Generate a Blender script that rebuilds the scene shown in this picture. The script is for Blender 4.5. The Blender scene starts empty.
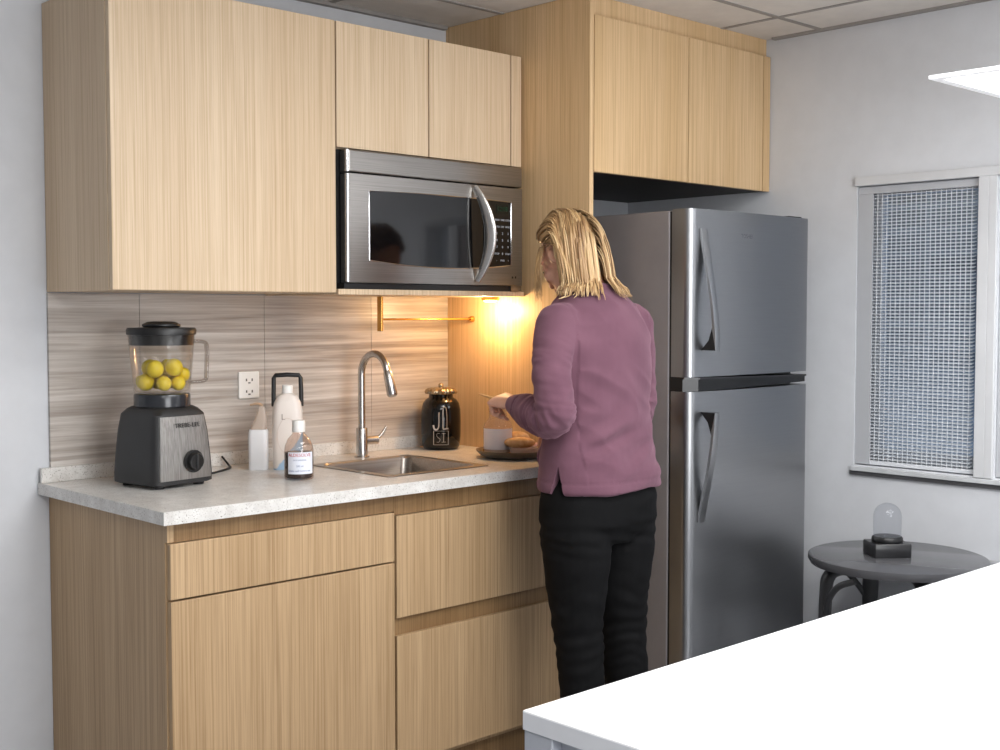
import bpy, bmesh, math, random
from mathutils import Vector, Matrix, noise as mnoise
PI = math.pi
R = math.radians
random.seed(7)
scene = bpy.context.scene
COL = scene.collection

# ------------------------------------------------------------------ mesh builder
class MB:
    def __init__(s): s.v = []; s.f = []; s.m = []; s.mi = 0; s.uv = None
    def add(s, vs, fs):
        b = len(s.v); s.v += [tuple(p) for p in vs]
        for f in fs: s.f.append(tuple(b + i for i in f)); s.m.append(s.mi)
        return s
    def box(s, x0, x1, y0, y1, z0, z1):
        return s.add([(x0,y0,z0),(x1,y0,z0),(x1,y1,z0),(x0,y1,z0),(x0,y0,z1),(x1,y0,z1),(x1,y1,z1),(x0,y1,z1)],
                     [(0,3,2,1),(4,5,6,7),(0,1,5,4),(1,2,6,5),(2,3,7,6),(3,0,4,7)])
    def rings(s, rings, cap0=True, cap1=True):
        n = len(rings[0]); vs = [p for r in rings for p in r]; fs = []
        for i in range(len(rings)-1):
            for j in range(n):
                k = (j+1) % n
                fs.append((i*n+j, i*n+k, (i+1)*n+k, (i+1)*n+j))
        if cap0: fs.append(tuple(range(n-1,-1,-1)))
        if cap1: fs.append(tuple((len(rings)-1)*n+j for j in range(n)))
        return s.add(vs, fs)
    def lathe(s, prof, c=(0,0,0), n=40, cap0=True, cap1=True):
        return s.rings([[(c[0]+r*math.cos(2*PI*j/n), c[1]+r*math.sin(2*PI*j/n), c[2]+z) for j in range(n)] for r, z in prof], cap0, cap1)
    def tube(s, pts, rad, n=12, sub=1, cap=True, flat=None):
        pts = [Vector(p) for p in pts]
        if not isinstance(rad, (list, tuple)): rad = [rad]*len(pts)
        if sub > 1: pts, rad = spline(pts, rad, sub)
        rings = []; up = None
        for i, p in enumerate(pts):
            a = pts[max(i-1,0)]; b = pts[min(i+1,len(pts)-1)]
            t = (b-a).normalized()
            if up is None:
                up = Vector((0,0,1)) if abs(t.z) < .9 else Vector((1,0,0))
            up = (up - t*up.dot(t)).normalized(); sd = t.cross(up)
            r = rad[i]; rx, ry = (r, r) if flat is None else (r*flat[0], r*flat[1])
            rings.append([p + sd*(rx*math.cos(2*PI*j/n)) + up*(ry*math.sin(2*PI*j/n)) for j in range(n)])
        return s.rings(rings, cap, cap)
    def capsule(s, pts, rad, n=14, sub=5):
        """tube with rounded ends"""
        pts = [Vector(p) for p in pts]; rad = list(rad)
        pts, rad = spline(pts, rad, sub)
        t0 = (pts[0]-pts[1]).normalized(); t1 = (pts[-1]-pts[-2]).normalized()
        r0, r1 = rad[0], rad[-1]
        A = [(pts[0]+t0*r0*math.sin(a), max(r0*math.cos(a), .0006)) for a in (R(85), R(60), R(30))]
        B = [(pts[-1]+t1*r1*math.sin(a), max(r1*math.cos(a), .0006)) for a in (R(30), R(60), R(85))]
        P = [a[0] for a in A] + pts + [b[0] for b in B]; Q = [a[1] for a in A] + rad + [b[1] for b in B]
        return s.tube(P, Q, n)
    def ell(s, c, r, n=20, m=12, rot=None):
        rings = []
        for i in range(m+1):
            t = PI*(i/m) if 0 < i < m else (1e-3 if i == 0 else PI-1e-3)
            ring = []
            for j in range(n):
                p = Vector((r[0]*math.sin(t)*math.cos(2*PI*j/n), r[1]*math.sin(t)*math.sin(2*PI*j/n), -r[2]*math.cos(t)))
                if rot: p = rot @ p
                ring.append(p + Vector(c))
            rings.append(ring)
        return s.rings(rings)
    def prism(s, poly, axis, a, b):
        """poly: 2-D points; axis 'x': (y,z), 'y': (x,z), 'z': (x,y)"""
        def P(u, v, w): return {'x':(w,u,v),'y':(u,w,v),'z':(u,v,w)}[axis]
        return s.rings([[P(u,v,a) for u,v in poly],[P(u,v,b) for u,v in poly]])
    def xf(s, M, start=0):
        s.v[start:] = [tuple(M @ Vector(p)) for p in s.v[start:]]; return s

def spline(pts, rad, sub):
    P = [pts[0]*2-pts[1]] + list(pts) + [pts[-1]*2-pts[-2]]; Q = [rad[0]] + list(rad) + [rad[-1]]
    op, orr = [], []
    for i in range(1, len(P)-2):
        for k in range(sub):
            t = k/sub
            def c(a,b,c_,d): return .5*((2*b)+(c_-a)*t+(2*a-5*b+4*c_-d)*t*t+(3*b-a-3*c_+d)*t**3)
            op.append(Vector([c(P[i-1][j],P[i][j],P[i+1][j],P[i+2][j]) for j in range(3)]))
            orr.append(c(Q[i-1],Q[i],Q[i+1],Q[i+2]))
    op.append(pts[-1]); orr.append(rad[-1])
    return op, orr

def rrect(w, d, r, n=5):
    out = []
    for cx, cy, a0 in ((w/2-r, d/2-r, 0), (-w/2+r, d/2-r, 90), (-w/2+r, -d/2+r, 180), (w/2-r, -d/2+r, 270)):
        for k in range(n+1):
            a = R(a0+90*k/n); out.append((cx+r*math.cos(a), cy+r*math.sin(a)))
    return out

ORG = {}
def link_mesh(name, me, mat, parent=None, origin=None, smooth=None, bevel=0):
    o = bpy.data.objects.new(name, me); COL.objects.link(o)
    base = ORG[parent.name] if parent else Vector((0,0,0))
    if origin is None: origin = base
    origin = Vector(origin)
    me.transform(Matrix.Translation(-origin))
    o.location = origin - base
    ORG[o.name] = origin
    if parent: o.parent = parent
    if mat:
        for m_ in (mat if isinstance(mat, (list, tuple)) else [mat]): me.materials.append(m_)
    if smooth is not None:
        me.polygons.foreach_set('use_smooth', [True]*len(me.polygons))
        if smooth < 180:
            bm = bmesh.new(); bm.from_mesh(me)
            for e in bm.edges:
                if len(e.link_faces) == 2 and e.calc_face_angle(0) > R(smooth): e.smooth = False
            bm.to_mesh(me); bm.free()
    if bevel:
        b = o.modifiers.new('bevel', 'BEVEL'); b.width = bevel; b.segments = 2; b.limit_method = 'ANGLE'; b.angle_limit = R(40)
        b.harden_normals = False
    return o
def obj(name, mb, mat, parent=None, origin=None, smooth=None, bevel=0):
    me = bpy.data.meshes.new(name); me.from_pydata(mb.v, [], mb.f)
    bm = bmesh.new(); bm.from_mesh(me); bmesh.ops.recalc_face_normals(bm, faces=bm.faces); bm.to_mesh(me); bm.free()
    if any(mb.m): me.polygons.foreach_set('material_index', mb.m)
    me.update()
    return link_mesh(name, me, mat, parent, origin, smooth, bevel)
def tag(o, label, cat, group=None):
    o['label'] = label; o['category'] = cat
    if group: o['group'] = group
    return o
def thing(name, label, cat, loc, group=None):
    o = bpy.data.objects.new(name, None); COL.objects.link(o); o.location = loc; o.empty_display_size = .05
    ORG[o.name] = Vector(loc); return tag(o, label, cat, group)
def struct(name, mb, mat, smooth=None, bevel=0):
    o = obj(name, mb, mat, None, (0,0,0), smooth, bevel); o['kind'] = 'structure'; return o
def text_verts(s, size, extrude=.0004, spacing=1.0):
    """lettering as mesh data in its own XY plane, centred"""
    cu = bpy.data.curves.new('lettering', 'FONT'); cu.body = s; cu.size = size; cu.extrude = extrude; cu.space_character = spacing
    cu.align_x = 'CENTER'; cu.align_y = 'CENTER'; cu.resolution_u = 4
    t = bpy.data.objects.new('lettering_tmp', cu); COL.objects.link(t)
    dg = bpy.context.evaluated_depsgraph_get(); dg.update()
    me = bpy.data.meshes.new_from_object(t.evaluated_get(dg))
    vs = [v.co.copy() for v in me.vertices]; fs = [tuple(p.vertices) for p in me.polygons]
    bpy.data.objects.remove(t); bpy.data.meshes.remove(me); bpy.data.curves.remove(cu)
    return vs, fs
def remesh(mb, voxel, smooth_it=4, fac=.5):
    me = bpy.data.meshes.new('tmp'); me.from_pydata(mb.v, [], mb.f)
    bm = bmesh.new(); bm.from_mesh(me)
    bmesh.ops.recalc_face_normals(bm, faces=bm.faces); bm.to_mesh(me); bm.free()
    t = bpy.data.objects.new('tmp', me); COL.objects.link(t)
    r = t.modifiers.new('r', 'REMESH'); r.mode = 'VOXEL'; r.voxel_size = voxel
    s = t.modifiers.new('s', 'SMOOTH'); s.iterations = smooth_it; s.factor = fac
    dg = bpy.context.evaluated_depsgraph_get(); dg.update()
    out = bpy.data.meshes.new_from_object(t.evaluated_get(dg))
    bpy.data.objects.remove(t); bpy.data.meshes.remove(me)
    return out

# ------------------------------------------------------------------ materials
def lin(c): return tuple(((x/255)/12.92 if x/255 <= .04045 else ((x/255+.055)/1.055)**2.4) for x in c) + (1,)
class NT:
    def __init__(s, name):
        s.mat = bpy.data.materials.new(name); s.mat.use_nodes = True; s.t = s.mat.node_tree
        s.b = s.t.nodes['Principled BSDF']; s.out = s.t.nodes['Material Output']
    def n(s, typ, **kw):
        x = s.t.nodes.new(typ)
        for k, v in kw.items():
            if k.startswith('_'): setattr(x, k[1:], v)
            else: x.inputs[k].default_value = v
        return x
    def l(s, a, b): s.t.links.new(a, b)
    def coord(s, scale, rnd=0, rot=None):
        tc = s.n('ShaderNodeTexCoord'); mp = s.n('ShaderNodeMapping'); mp.inputs['Scale'].default_value = scale
        s.l(tc.outputs['Object'], mp.inputs['Vector'])
        if rnd:
            oi = s.n('ShaderNodeObjectInfo'); m = s.n('ShaderNodeMath', _operation='MULTIPLY'); m.inputs[1].default_value = rnd
            s.l(oi.outputs['Random'], m.inputs[0]); s.l(m.outputs[0], mp.inputs['Location'])
        return mp.outputs[0]
    def noise(s, vec, scale=1, detail=3, rough=.55, dist=0):
        x = s.n('ShaderNodeTexNoise'); x.inputs['Scale'].default_value = scale; x.inputs['Detail'].default_value = detail
        x.inputs['Roughness'].default_value = rough; x.inputs['Distortion'].default_value = dist
        s.l(vec, x.inputs['Vector']); return x.outputs['Fac']
    def ramp(s, fac, stops):
        x = s.n('ShaderNodeValToRGB'); e = x.color_ramp.elements
        while len(e) < len(stops): e.new(.5)
        for i, (p, c) in enumerate(stops): e[i].position = p; e[i].color = c if len(c) == 4 else lin(c)
        s.l(fac, x.inputs[0]); return x.outputs[0]
    def mix(s, fac, a, b, mode='MIX'):
        x = s.n('ShaderNodeMix', _data_type='RGBA', _blend_type=mode)
        if isinstance(fac, (int, float)): x.inputs[0].default_value = fac
        else: s.l(fac, x.inputs[0])
        for v, k in ((a, 6), (b, 7)):
            if isinstance(v, tuple): x.inputs[k].default_value = v if len(v) == 4 else lin(v)
            else: s.l(v, x.inputs[k])
        return x.outputs[2]
    def bump(s, h, strength=.2, dist=.002):
        x = s.n('ShaderNodeBump'); x.inputs['Strength'].default_value = strength; x.inputs['Distance'].default_value = dist
        s.l(h, x.inputs['Height']); s.l(x.outputs[0], s.b.inputs['Normal'])
    def base(s, c):
        if isinstance(c, tuple): s.b.inputs['Base Color'].default_value = c if len(c) == 4 else lin(c)
        else: s.l(c, s.b.inputs['Base Color'])
    def set(s, **kw):
        for k, v in kw.items(): s.b.inputs[k.replace('_', ' ')].default_value = v
        return s

def plain(name, c, rough=.5, metal=0, spec=.5, vary=.04, bump=0, bscale=200, **kw):
    m = NT(name); v = m.coord((1,1,1)); f = m.noise(v, 14, 3)
    dark = tuple(max(0, x*(1-vary)) for x in c); light = tuple(min(255, x*(1+vary)) for x in c)
    m.base(m.ramp(f, [(.3, dark), (.7, light)])); m.set(Roughness=rough, Metallic=metal, Specular_IOR_Level=spec)
    for k, x in kw.items(): m.set(**{k: x})
    if bump: m.bump(m.noise(v, bscale, 2), bump, .001)
    return m.mat

def wood(name, a=(212,188,158), b=(224,203,175), c=(190,162,126), rough=.42):
    m = NT(name)
    broad = m.noise(m.coord((9,9,.10), 30), 1, 2, .5)
    fine = m.noise(m.coord((210,210,1.6), 30), 1, 4, .7)
    hair = m.noise(m.coord((520,520,5), 30), 1, 3, .6)
    col = m.ramp(broad, [(.32, a), (.68, b)])
    col = m.mix(m.ramp(fine, [(.43, (0,0,0)), (.70, (240,240,240))]), col, c)
    x = m.n('ShaderNodeMix', _data_type='RGBA', _blend_type='MULTIPLY'); x.inputs[0].default_value = .5
    m.l(col, x.inputs[6]); m.l(m.ramp(hair, [(.3, (196,184,168)), (.6, (255,255,255))]), x.inputs[7])
    col2 = m.mix(.55, col, x.outputs[2])
    m.base(col2); m.set(Roughness=rough, Specular_IOR_Level=.35)
    m.bump(fine, .08, .0006)
    return m.mat

def steel(name, c=(165,165,168), rough=.3, axis='x', aniso=0, streak=.1, metal=1.0):
    m = NT(name)
    sc = {'x': (3,300,300), 'z': (300,300,2), 'y': (300,3,300)}[axis]
    f = m.noise(m.coord(sc), 1, 3, .6)
    lo = tuple(x*(1-streak) for x in c); hi = tuple(min(255, x*(1+streak)) for x in c)
    m.base(m.ramp(f, [(.3, lo), (.7, hi)])); m.set(Metallic=metal, Roughness=rough)
    m.bump(f, .05, .0003)
    return m.mat

def clear(name, tint=(250,250,250), ior=1.45, rough=.02, boost=1.0, milk=None, milkf=0):
    m = NT(name); t = m.t; t.nodes.remove(m.b)
    tr = m.n('ShaderNodeBsdfTransparent'); tr.inputs[0].default_value = lin(tint)
    gl = m.n('ShaderNodeBsdfGlossy'); gl.inputs['Roughness'].default_value = rough
    fr = m.n('ShaderNodeLayerWeight'); fr.inputs['Blend'].default_value = .5
    pw = m.n('ShaderNodeMath', _operation='POWER'); pw.inputs[1].default_value = 3.5; m.l(fr.outputs['Facing'], pw.inputs[0])
    mu = m.n('ShaderNodeMath', _operation='MULTIPLY_ADD'); mu.inputs[1].default_value = .42*boost; mu.inputs[2].default_value = .035*boost; m.l(pw.outputs[0], mu.inputs[0])
    mx = m.n('ShaderNodeMixShader'); m.l(mu.outputs[0], mx.inputs[0]); m.l(tr.outputs[0], mx.inputs[1]); m.l(gl.outputs[0], mx.inputs[2])
    o = mx.outputs[0]
    if milk:
        d = m.n('ShaderNodeBsdfDiffuse'); d.inputs[0].default_value = lin(milk)
        m2 = m.n('ShaderNodeMixShader'); m2.inputs[0].default_value = milkf; m.l(o, m2.inputs[1]); m.l(d.outputs[0], m2.inputs[2]); o = m2.outputs[0]
    m.l(o, m.out.inputs[0])
    return m.mat
def emit(name, c, strength):
    m = NT(name); m.base(c); m.b.inputs['Emission Color'].default_value = lin(c); m.b.inputs['Emission Strength'].default_value = strength
    return m.mat

W_UP = wood('oak_veneer')
W_BASE = wood('oak_veneer_base', (180,151,115), (193,164,128), (144,115,81))  # same oak, darker: weaker light on the lower fronts painted in
W_TALL = wood('oak_veneer_tall', (214,181,136), (225,194,152), (190,154,110))  # same oak, lighter: lamp light on the tall panel painted in
W_DARK = wood('oak_veneer_rail', (138,108,74), (150,120,84), (112,84,54))  # same oak darkened: shade in rail, channel and toe kick painted in
DARKGAP = plain('shadow_gap_black', (24,22,20), .8)
WALL = plain('wall_paint', (208,210,214), .85, vary=.012, bump=.05, bscale=350)
CEIL = plain('ceiling_tile', (222,217,211), .9, vary=.02, bump=.2, bscale=260)
TBAR = plain('ceiling_bar', (150,146,142), .6)
WHITE = plain('white_laminate', (232,233,235), .38, vary=.01)
WEDGE = plain('white_edge', (222,224,228), .45, vary=.01)
GREYLEG = plain('grey_leg', (176,180,188), .5, vary=.02)
STEEL_F = steel('fridge_steel', (160,161,163), .32, 'x', streak=.01)
STEEL_S = plain('fridge_side_grey', (146,141,142), .45, metal=.5, vary=.02)
STEEL_E = steel('fridge_edge_steel', (196,196,198), .22, 'z', streak=.06)
STEEL_M = steel('microwave_steel', (150,146,142), .3, 'x', streak=.07)
STEEL_K = steel('faucet_steel', (190,186,182), .25, 'z', streak=.05)
STEEL_S2 = steel('sink_steel', (160,152,144), .3, 'x', streak=.08)
CHROME = plain('chrome', (220,220,222), .12, 1, vary=.01)
BLACKGL = plain('black_glass', (10,10,12), .08, 0, .6)
BLACKPL = plain('black_plastic', (20,20,21), .42, vary=.06)
CHARCOAL = plain('charcoal_plastic', (36,36,37), .5, vary=.05, bump=.05)
BRASS = plain('brass', (212,166,92), .25, 1)
WHPL = plain('white_plastic', (232,230,226), .4, vary=.015)
CREAM = plain('cream_plastic', (226,214,204), .42, vary=.02)
KEYS = emit('key_marks', (170,172,176), .15)
GLASS = clear('clear_glass')
JARGL = clear('blender_jar_plastic', (248,246,243), 1.4, .04, 1.3)
DOME = clear('dome_glass', (244,245,247), 1.5, .03, 1.0)

# countertop quartz
m = NT('quartz'); v = m.coord((1,1,1))
spk = m.noise(v, 260, 2, .5); cl = m.noise(v, 22, 5, .7); vein = m.noise(m.coord((60,60,220)), 1, 4, .7)
c1 = m.ramp(cl, [(.3, (198,194,189)), (.65, (224,222,218))])
c1 = m.mix(m.ramp(spk, [(.30, (255,255,255)), (.40, (0,0,0))]), c1, (150,143,136))
c1 = m.mix(m.ramp(vein, [(.58, (0,0,0)), (.72, (150,150,150))]), c1, (160,158,155))
m.base(c1); m.set(Roughness=.28, Specular_IOR_Level=.45); QUARTZ = m.mat
# streaked porcelain splashback
m = NT('splash_stone')
a = m.noise(m.coord((1.1,1,46)), 1, 6, .68, .35); b = m.noise(m.coord((2.2,1,170)), 1, 3, .6); d = m.noise(m.coord((.35,1,9)), 1, 2, .5)
c1 = m.ramp(a, [(.28, (138,127,119)), (.44, (172,163,155)), (.56, (196,189,182)), (.72, (220,215,210))])
c1 = m.mix(m.ramp(b, [(.35, (70,70,70)), (.6, (0,0,0))]), c1, (140,127,117))
c1 = m.mix(m.ramp(d, [(.4, (0,0,0)), (.7, (70,70,70))]), c1, (214,207,199))
m.base(c1); m.set(Roughness=.33, Specular_IOR_Level=.4); SPLASH = m.mat
# floor tile
m = NT('floor_tile'); tc = m.n('ShaderNodeTexCoord'); br = m.n('ShaderNodeTexBrick')
br.offset = 0; br.inputs['Scale'].default_value = 1; br.inputs['Brick Width'].default_value = .6; br.inputs['Row Height'].default_value = .6
br.inputs['Mortar Size'].default_value = .004; br.inputs['Color1'].default_value = lin((150,151,154)); br.inputs['Color2'].default_value = lin((144,145,148))
br.inputs['Mortar'].default_value = lin((96,96,98)); m.l(tc.outputs['Object'], br.inputs['Vector'])
m.base(br.outputs[0]); m.set(Roughness=.35); FLOOR = m.mat
# knit
m = NT('mauve_knit'); v = m.coord((1,1,1))
fn = m.noise(m.coord((240,240,520)), 1, 2, .5); wd = m.noise(v, 9, 3, .5)
m.base(m.ramp(wd, [(.3, (97,66,79)), (.7, (110,77,90))])); m.set(Roughness=.9, Specular_IOR_Level=.15, Sheen_Weight=.35, Sheen_Roughness=.5)
m.b.inputs['Sheen Tint'].default_value = lin((220,180,196)); m.bump(fn, .25, .0012); KNIT = m.mat
m = NT('black_denim'); v = m.coord((500,500,500)); fn = m.noise(v, 1, 2)
m.base(m.ramp(m.noise(m.coord((6,6,3)), 1, 3), [(.3, (4,4,5)), (.75, (9,9,11))])); m.set(Roughness=.85, Specular_IOR_Level=.2); m.bump(fn, .2, .0006); DENIM = m.mat
m = NT('skin'); v = m.coord((1,1,1))
m.base(m.ramp(m.noise(v, 30, 3), [(.3, (206,156,134)), (.7, (222,176,154))])); m.set(Roughness=.5, Subsurface_Weight=.08, Subsurface_Scale=.01, Specular_IOR_Level=.35); SKIN = m.mat
m = NT('blonde_hair'); at = m.n('ShaderNodeAttribute', _attribute_name='strand'); sp = m.n('ShaderNodeSeparateColor'); m.l(at.outputs['Color'], sp.inputs[0])
c1 = m.ramp(sp.outputs[0], [(0, (88,64,42)), (.3, (138,104,68)), (.65, (180,146,102)), (1, (218,190,146))])
c1 = m.mix(m.ramp(sp.outputs[1], [(.0, (210,210,210)), (.28, (0,0,0))]), c1, (92,66,40))
m.base(c1); m.set(Roughness=.42, Specular_IOR_Level=.45); HAIR = m.mat

# ------------------------------------------------------------------ room shell
XR, ZC = 2.41, 2.345
struct('floor', MB().box(-3.2, XR+.1, -5.2, .1, -.1, 0), FLOOR)
struct('ceiling', MB().box(-3.2, XR+.1, -5.2, .1, ZC, ZC+.1), CEIL)
mb = MB()
y = -.885
for k in range(-7, 2):
    yy = y + .6*k
    mb.box(-3.1, XR, yy-.009, yy+.009, ZC-.003, ZC+.01)
for k in range(-9, 1):
    xx = 2.14 + .6*k
    mb.box(xx-.009, xx+.009, -5.1, 0, ZC-.0027, ZC+.01)
struct('trim_1', mb, TBAR)
mb = MB().box(-3.1, 1.43, -.022, 0, ZC-.012, ZC).box(XR-.022, XR, -5.1, -.69, ZC-.008, ZC)
struct('trim_2', mb, TBAR)
struct('wall_back', MB().box(-3.2, XR+.1, 0, .1, 0, ZC), WALL)
struct('wall_left', MB().box(-3.2, -3.1, -5.2, 0, 0, ZC), plain('wall_paint_shade', (165,165,168), .85, vary=.02))  # unseen wall, greyed to bounce less light onto the cabinet sides
struct('wall_front', MB().box(-3.1, XR, -5.2, -5.1, 0, ZC), WALL)
# wall_right with two window openings
YA, YB_, YC_, YD = -1.03, -1.464, -1.53, -2.05
ZW0, ZW1 = .835, 1.79
mb = MB()
mb.box(XR, XR+.12, YA, .0, 0, ZC); mb.box(XR, XR+.12, -5.1, YD, 0, ZC)
mb.box(XR, XR+.12, YD, YA, 0, ZW0); mb.box(XR, XR+.12, YD, YA, ZW1, ZC)
mb.box(XR, XR+.12, YC_, YB_, ZW0, ZW1)
struct('wall_right', mb, WALL)
FRAME = plain('window_frame_white', (205,206,208), .45, vary=.01)
FRAMEG = plain('window_frame_grey', (196,198,202), .5)
SLATG = plain('blind_guide_grey', (182,184,188), .5, vary=.01)  # headrail shade is put into this grey; the added strip shares it
SLAT = plain('blind_slat', (214,217,221), .5, vary=.01)
PANE = clear('window_pane', (225,232,240), 1.5, .01)
def window(n, y0, y1):
    mb = MB()
    # casing in the opening
    for a, b_ in ((y0, y0+.03), (y1-.066, y1)): mb.box(XR+.05, XR+.095, a, b_, ZW0, ZW1)
    mb.box(XR+.05, XR+.095, y0+.03, y1-.066, ZW0, ZW0+.055); mb.box(XR+.05, XR+.095, y0+.03, y1-.066, ZW1-.03, ZW1)
    w = struct('window_%d' % n, mb, FRAMEG, bevel=.003)
    obj('pane', MB().box(XR+.068, XR+.074, y0+.03, y1-.066, ZW0+.055, ZW1-.03), PANE, w)
window(1, YB_, YA); window(2, YD, YC_)
mb = MB()
mb.box(XR-.014, XR, YC_+.004, YC_+.03, ZW0-.002, ZW1+.03); mb.box(XR-.014, XR, YB_-.036, YB_-.001, ZW0-.002, ZW1+.03)
struct('trim_3', mb, FRAME, bevel=.002)
struct('trim_4', MB().box(XR-.016, XR, YD-.03, YA+.002, ZW1, ZW1+.03), FRAME, bevel=.002)
sill = MB().box(XR-.016, XR+.05, YD-.03, YA+.004, ZW0-.02, ZW0-.004)
struct('trim_5', sill, plain('sill_grey', (196,198,200), .45), bevel=.002)
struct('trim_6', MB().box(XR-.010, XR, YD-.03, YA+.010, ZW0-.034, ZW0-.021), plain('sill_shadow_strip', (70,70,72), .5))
struct('baseboard_right', MB().box(XR-.012, XR, -5.1, -.02, 0, .08), plain('skirting', (170,171,174), .5))
# blinds
def blind(y0, y1, label):
    t = thing('venetian_blind', label, 'blind', (XR+.02, (y0+y1)/2, ZW0))
    obj('headrail', MB().box(XR+.004, XR+.036, y0+.002, y1-.002, ZW1-.028, ZW1-.002), SLATG, t, bevel=.002)
    obj('bottom_rail', MB().box(XR+.008, XR+.034, y0+.004, y1-.004, ZW0+.004, ZW0+.018), SLAT, t, bevel=.002)
    obj('side_guide', MB().box(XR+.004, XR+.0085, y1-.058, y1-.002, ZW0+.004, ZW1-.028), SLATG, t)  # added strip standing in for the lit reveal behind the slats
    y0 += .018; mb = MB(); z = ZW0+.026
    while z < ZW1-.03:
        mb.add([(XR+.011, y0+.004, z-.0018), (XR+.011, y1-.004, z-.0018), (XR+.029, y1-.004, z+.0022), (XR+.029, y0+.004, z+.0022),
                (XR+.011, y0+.004, z-.0003), (XR+.011, y1-.004, z-.0003), (XR+.029, y1-.004, z+.0037), (XR+.029, y0+.004, z+.0037)],
               [(0,3,2,1),(4,5,6,7),(0,1,5,4),(1,2,6,5),(2,3,7,6),(3,0,4,7)])
        z += .0115
    o = obj('slats', mb, SLAT, t); o['kind'] = 'stuff'
    mb = MB(); yy = y0+.012
    while yy < y1-.01:
        mb.box(XR+.0095, XR+.011, yy-.0011, yy+.0011, ZW0+.018, ZW1-.028); yy += .0175
    o = obj('ladder_cords', mb, SLAT, t); o['kind'] = 'stuff'
    return t
blind(YB_, YA, 'pale grey venetian blind closest to the refrigerator')
blind(YD, YC_, 'pale grey venetian blind beyond the white window post, cut off at the edge')
# building outside the window
m = NT('outside_facade'); tc = m.n('ShaderNodeTexCoord'); br = m.n('ShaderNodeTexBrick'); br.offset = 0
mp = m.n('ShaderNodeMapping'); mp.inputs['Rotation'].default_value = (R(90), 0, R(90)); m.l(tc.outputs['Object'], mp.inputs[0]); m.l(mp.outputs[0], br.inputs['Vector'])
sx = m.n('ShaderNodeSeparateXYZ'); m.l(tc.outputs['Object'], sx.inputs[0]); cb = m.n('ShaderNodeCombineXYZ'); m.l(sx.outputs[1], cb.inputs[0]); m.l(sx.outputs[2], cb.inputs[1])
m.l(cb.outputs[0], br.inputs['Vector'])
br.inputs['Scale'].default_value = 1; br.inputs['Brick Width'].default_value = .42; br.inputs['Row Height'].default_value = .16; br.inputs['Mortar Size'].default_value = .022
br.inputs['Color1'].default_value = lin((34,38,44)); br.inputs['Color2'].default_value = lin((104,110,116)); br.inputs['Mortar'].default_value = lin((128,134,140))
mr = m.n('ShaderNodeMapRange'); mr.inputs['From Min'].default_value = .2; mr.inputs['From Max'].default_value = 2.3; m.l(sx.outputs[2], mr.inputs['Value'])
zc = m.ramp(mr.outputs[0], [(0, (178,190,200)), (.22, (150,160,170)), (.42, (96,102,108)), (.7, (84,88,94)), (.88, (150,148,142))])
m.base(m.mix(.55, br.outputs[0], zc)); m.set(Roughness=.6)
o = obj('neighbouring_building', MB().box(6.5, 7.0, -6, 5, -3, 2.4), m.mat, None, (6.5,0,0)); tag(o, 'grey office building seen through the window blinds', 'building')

# ------------------------------------------------------------------ kitchen cabinets
G = .0015
def door_with_bevel(name, x0, x1, y0, y1, z0, z1, mat, parent): return obj(name, MB().box(x0+G, x1-G, y0, y1, z0+G, z1-G), mat, parent, origin=((x0+x1)/2, y0, z0), bevel=.0012)
YF = -.66
# base unit with drawer and door
t = thing('base_cabinet', 'oak base cabinet with one drawer above one wide door, under the blender', 'cabinet', (.34,-.33,0))
obj('side_panel', MB().prism([(YF+.0195,.0),(-.003,.0),(-.003,.867),(YF+.008,.867),(YF+.008,.8185),(YF+.0195,.8185)], 'x', 0, .018), W_BASE, t, bevel=.001)
mb = MB().box(.66, .677, YF+.02, -.003, .1, .867).box(.018, .66, YF+.02, -.003, .1, .118).box(.018, .66, -.012, -.003, .118, .867)
obj('carcass', mb, W_BASE, t)
obj('top_rail', MB().box(.0185, .679, YF+.008, YF+.035, .8185, .867), W_DARK, t)
obj('toe_kick', MB().box(.018, .679, YF+.06, YF+.075, 0, .1), W_DARK, t)
door_with_bevel('drawer', .002, .677, YF, YF+.019, .682, .818, W_BASE, t)
door_with_bevel('door', .002, .677, YF, YF+.019, .115, .680, W_BASE, t)
# base unit with two drawers
t = thing('base_cabinet', 'oak base cabinet with two deep drawers and finger channel, under the sink', 'cabinet', (1.06,-.33,0))
mb = MB().box(.680, .697, YF+.02, -.003, .1, .867).box(1.42, 1.437, YF+.02, -.003, 0, .867).box(.697, 1.42, YF+.02, -.003, .1, .118).box(.697, 1.42, -.012, -.003, .118, .867)
obj('carcass', mb, W_BASE, t)
obj('top_rail', MB().box(.680, 1.4195, YF+.008, YF+.035, .8085, .867), W_DARK, t)
obj('finger_channel', MB().box(.680, 1.437, YF+.014, YF+.030, .47, .53), W_DARK, t)
obj('toe_kick', MB().box(.680, 1.437, YF+.06, YF+.075, 0, .1), W_DARK, t)
door_with_bevel('drawer', .682, 1.437, YF, YF+.0139, .523, .808, W_BASE, t)
door_with_bevel('drawer', .682, 1.437, YF, YF+.0139, .115, .476, W_BASE, t)
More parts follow.
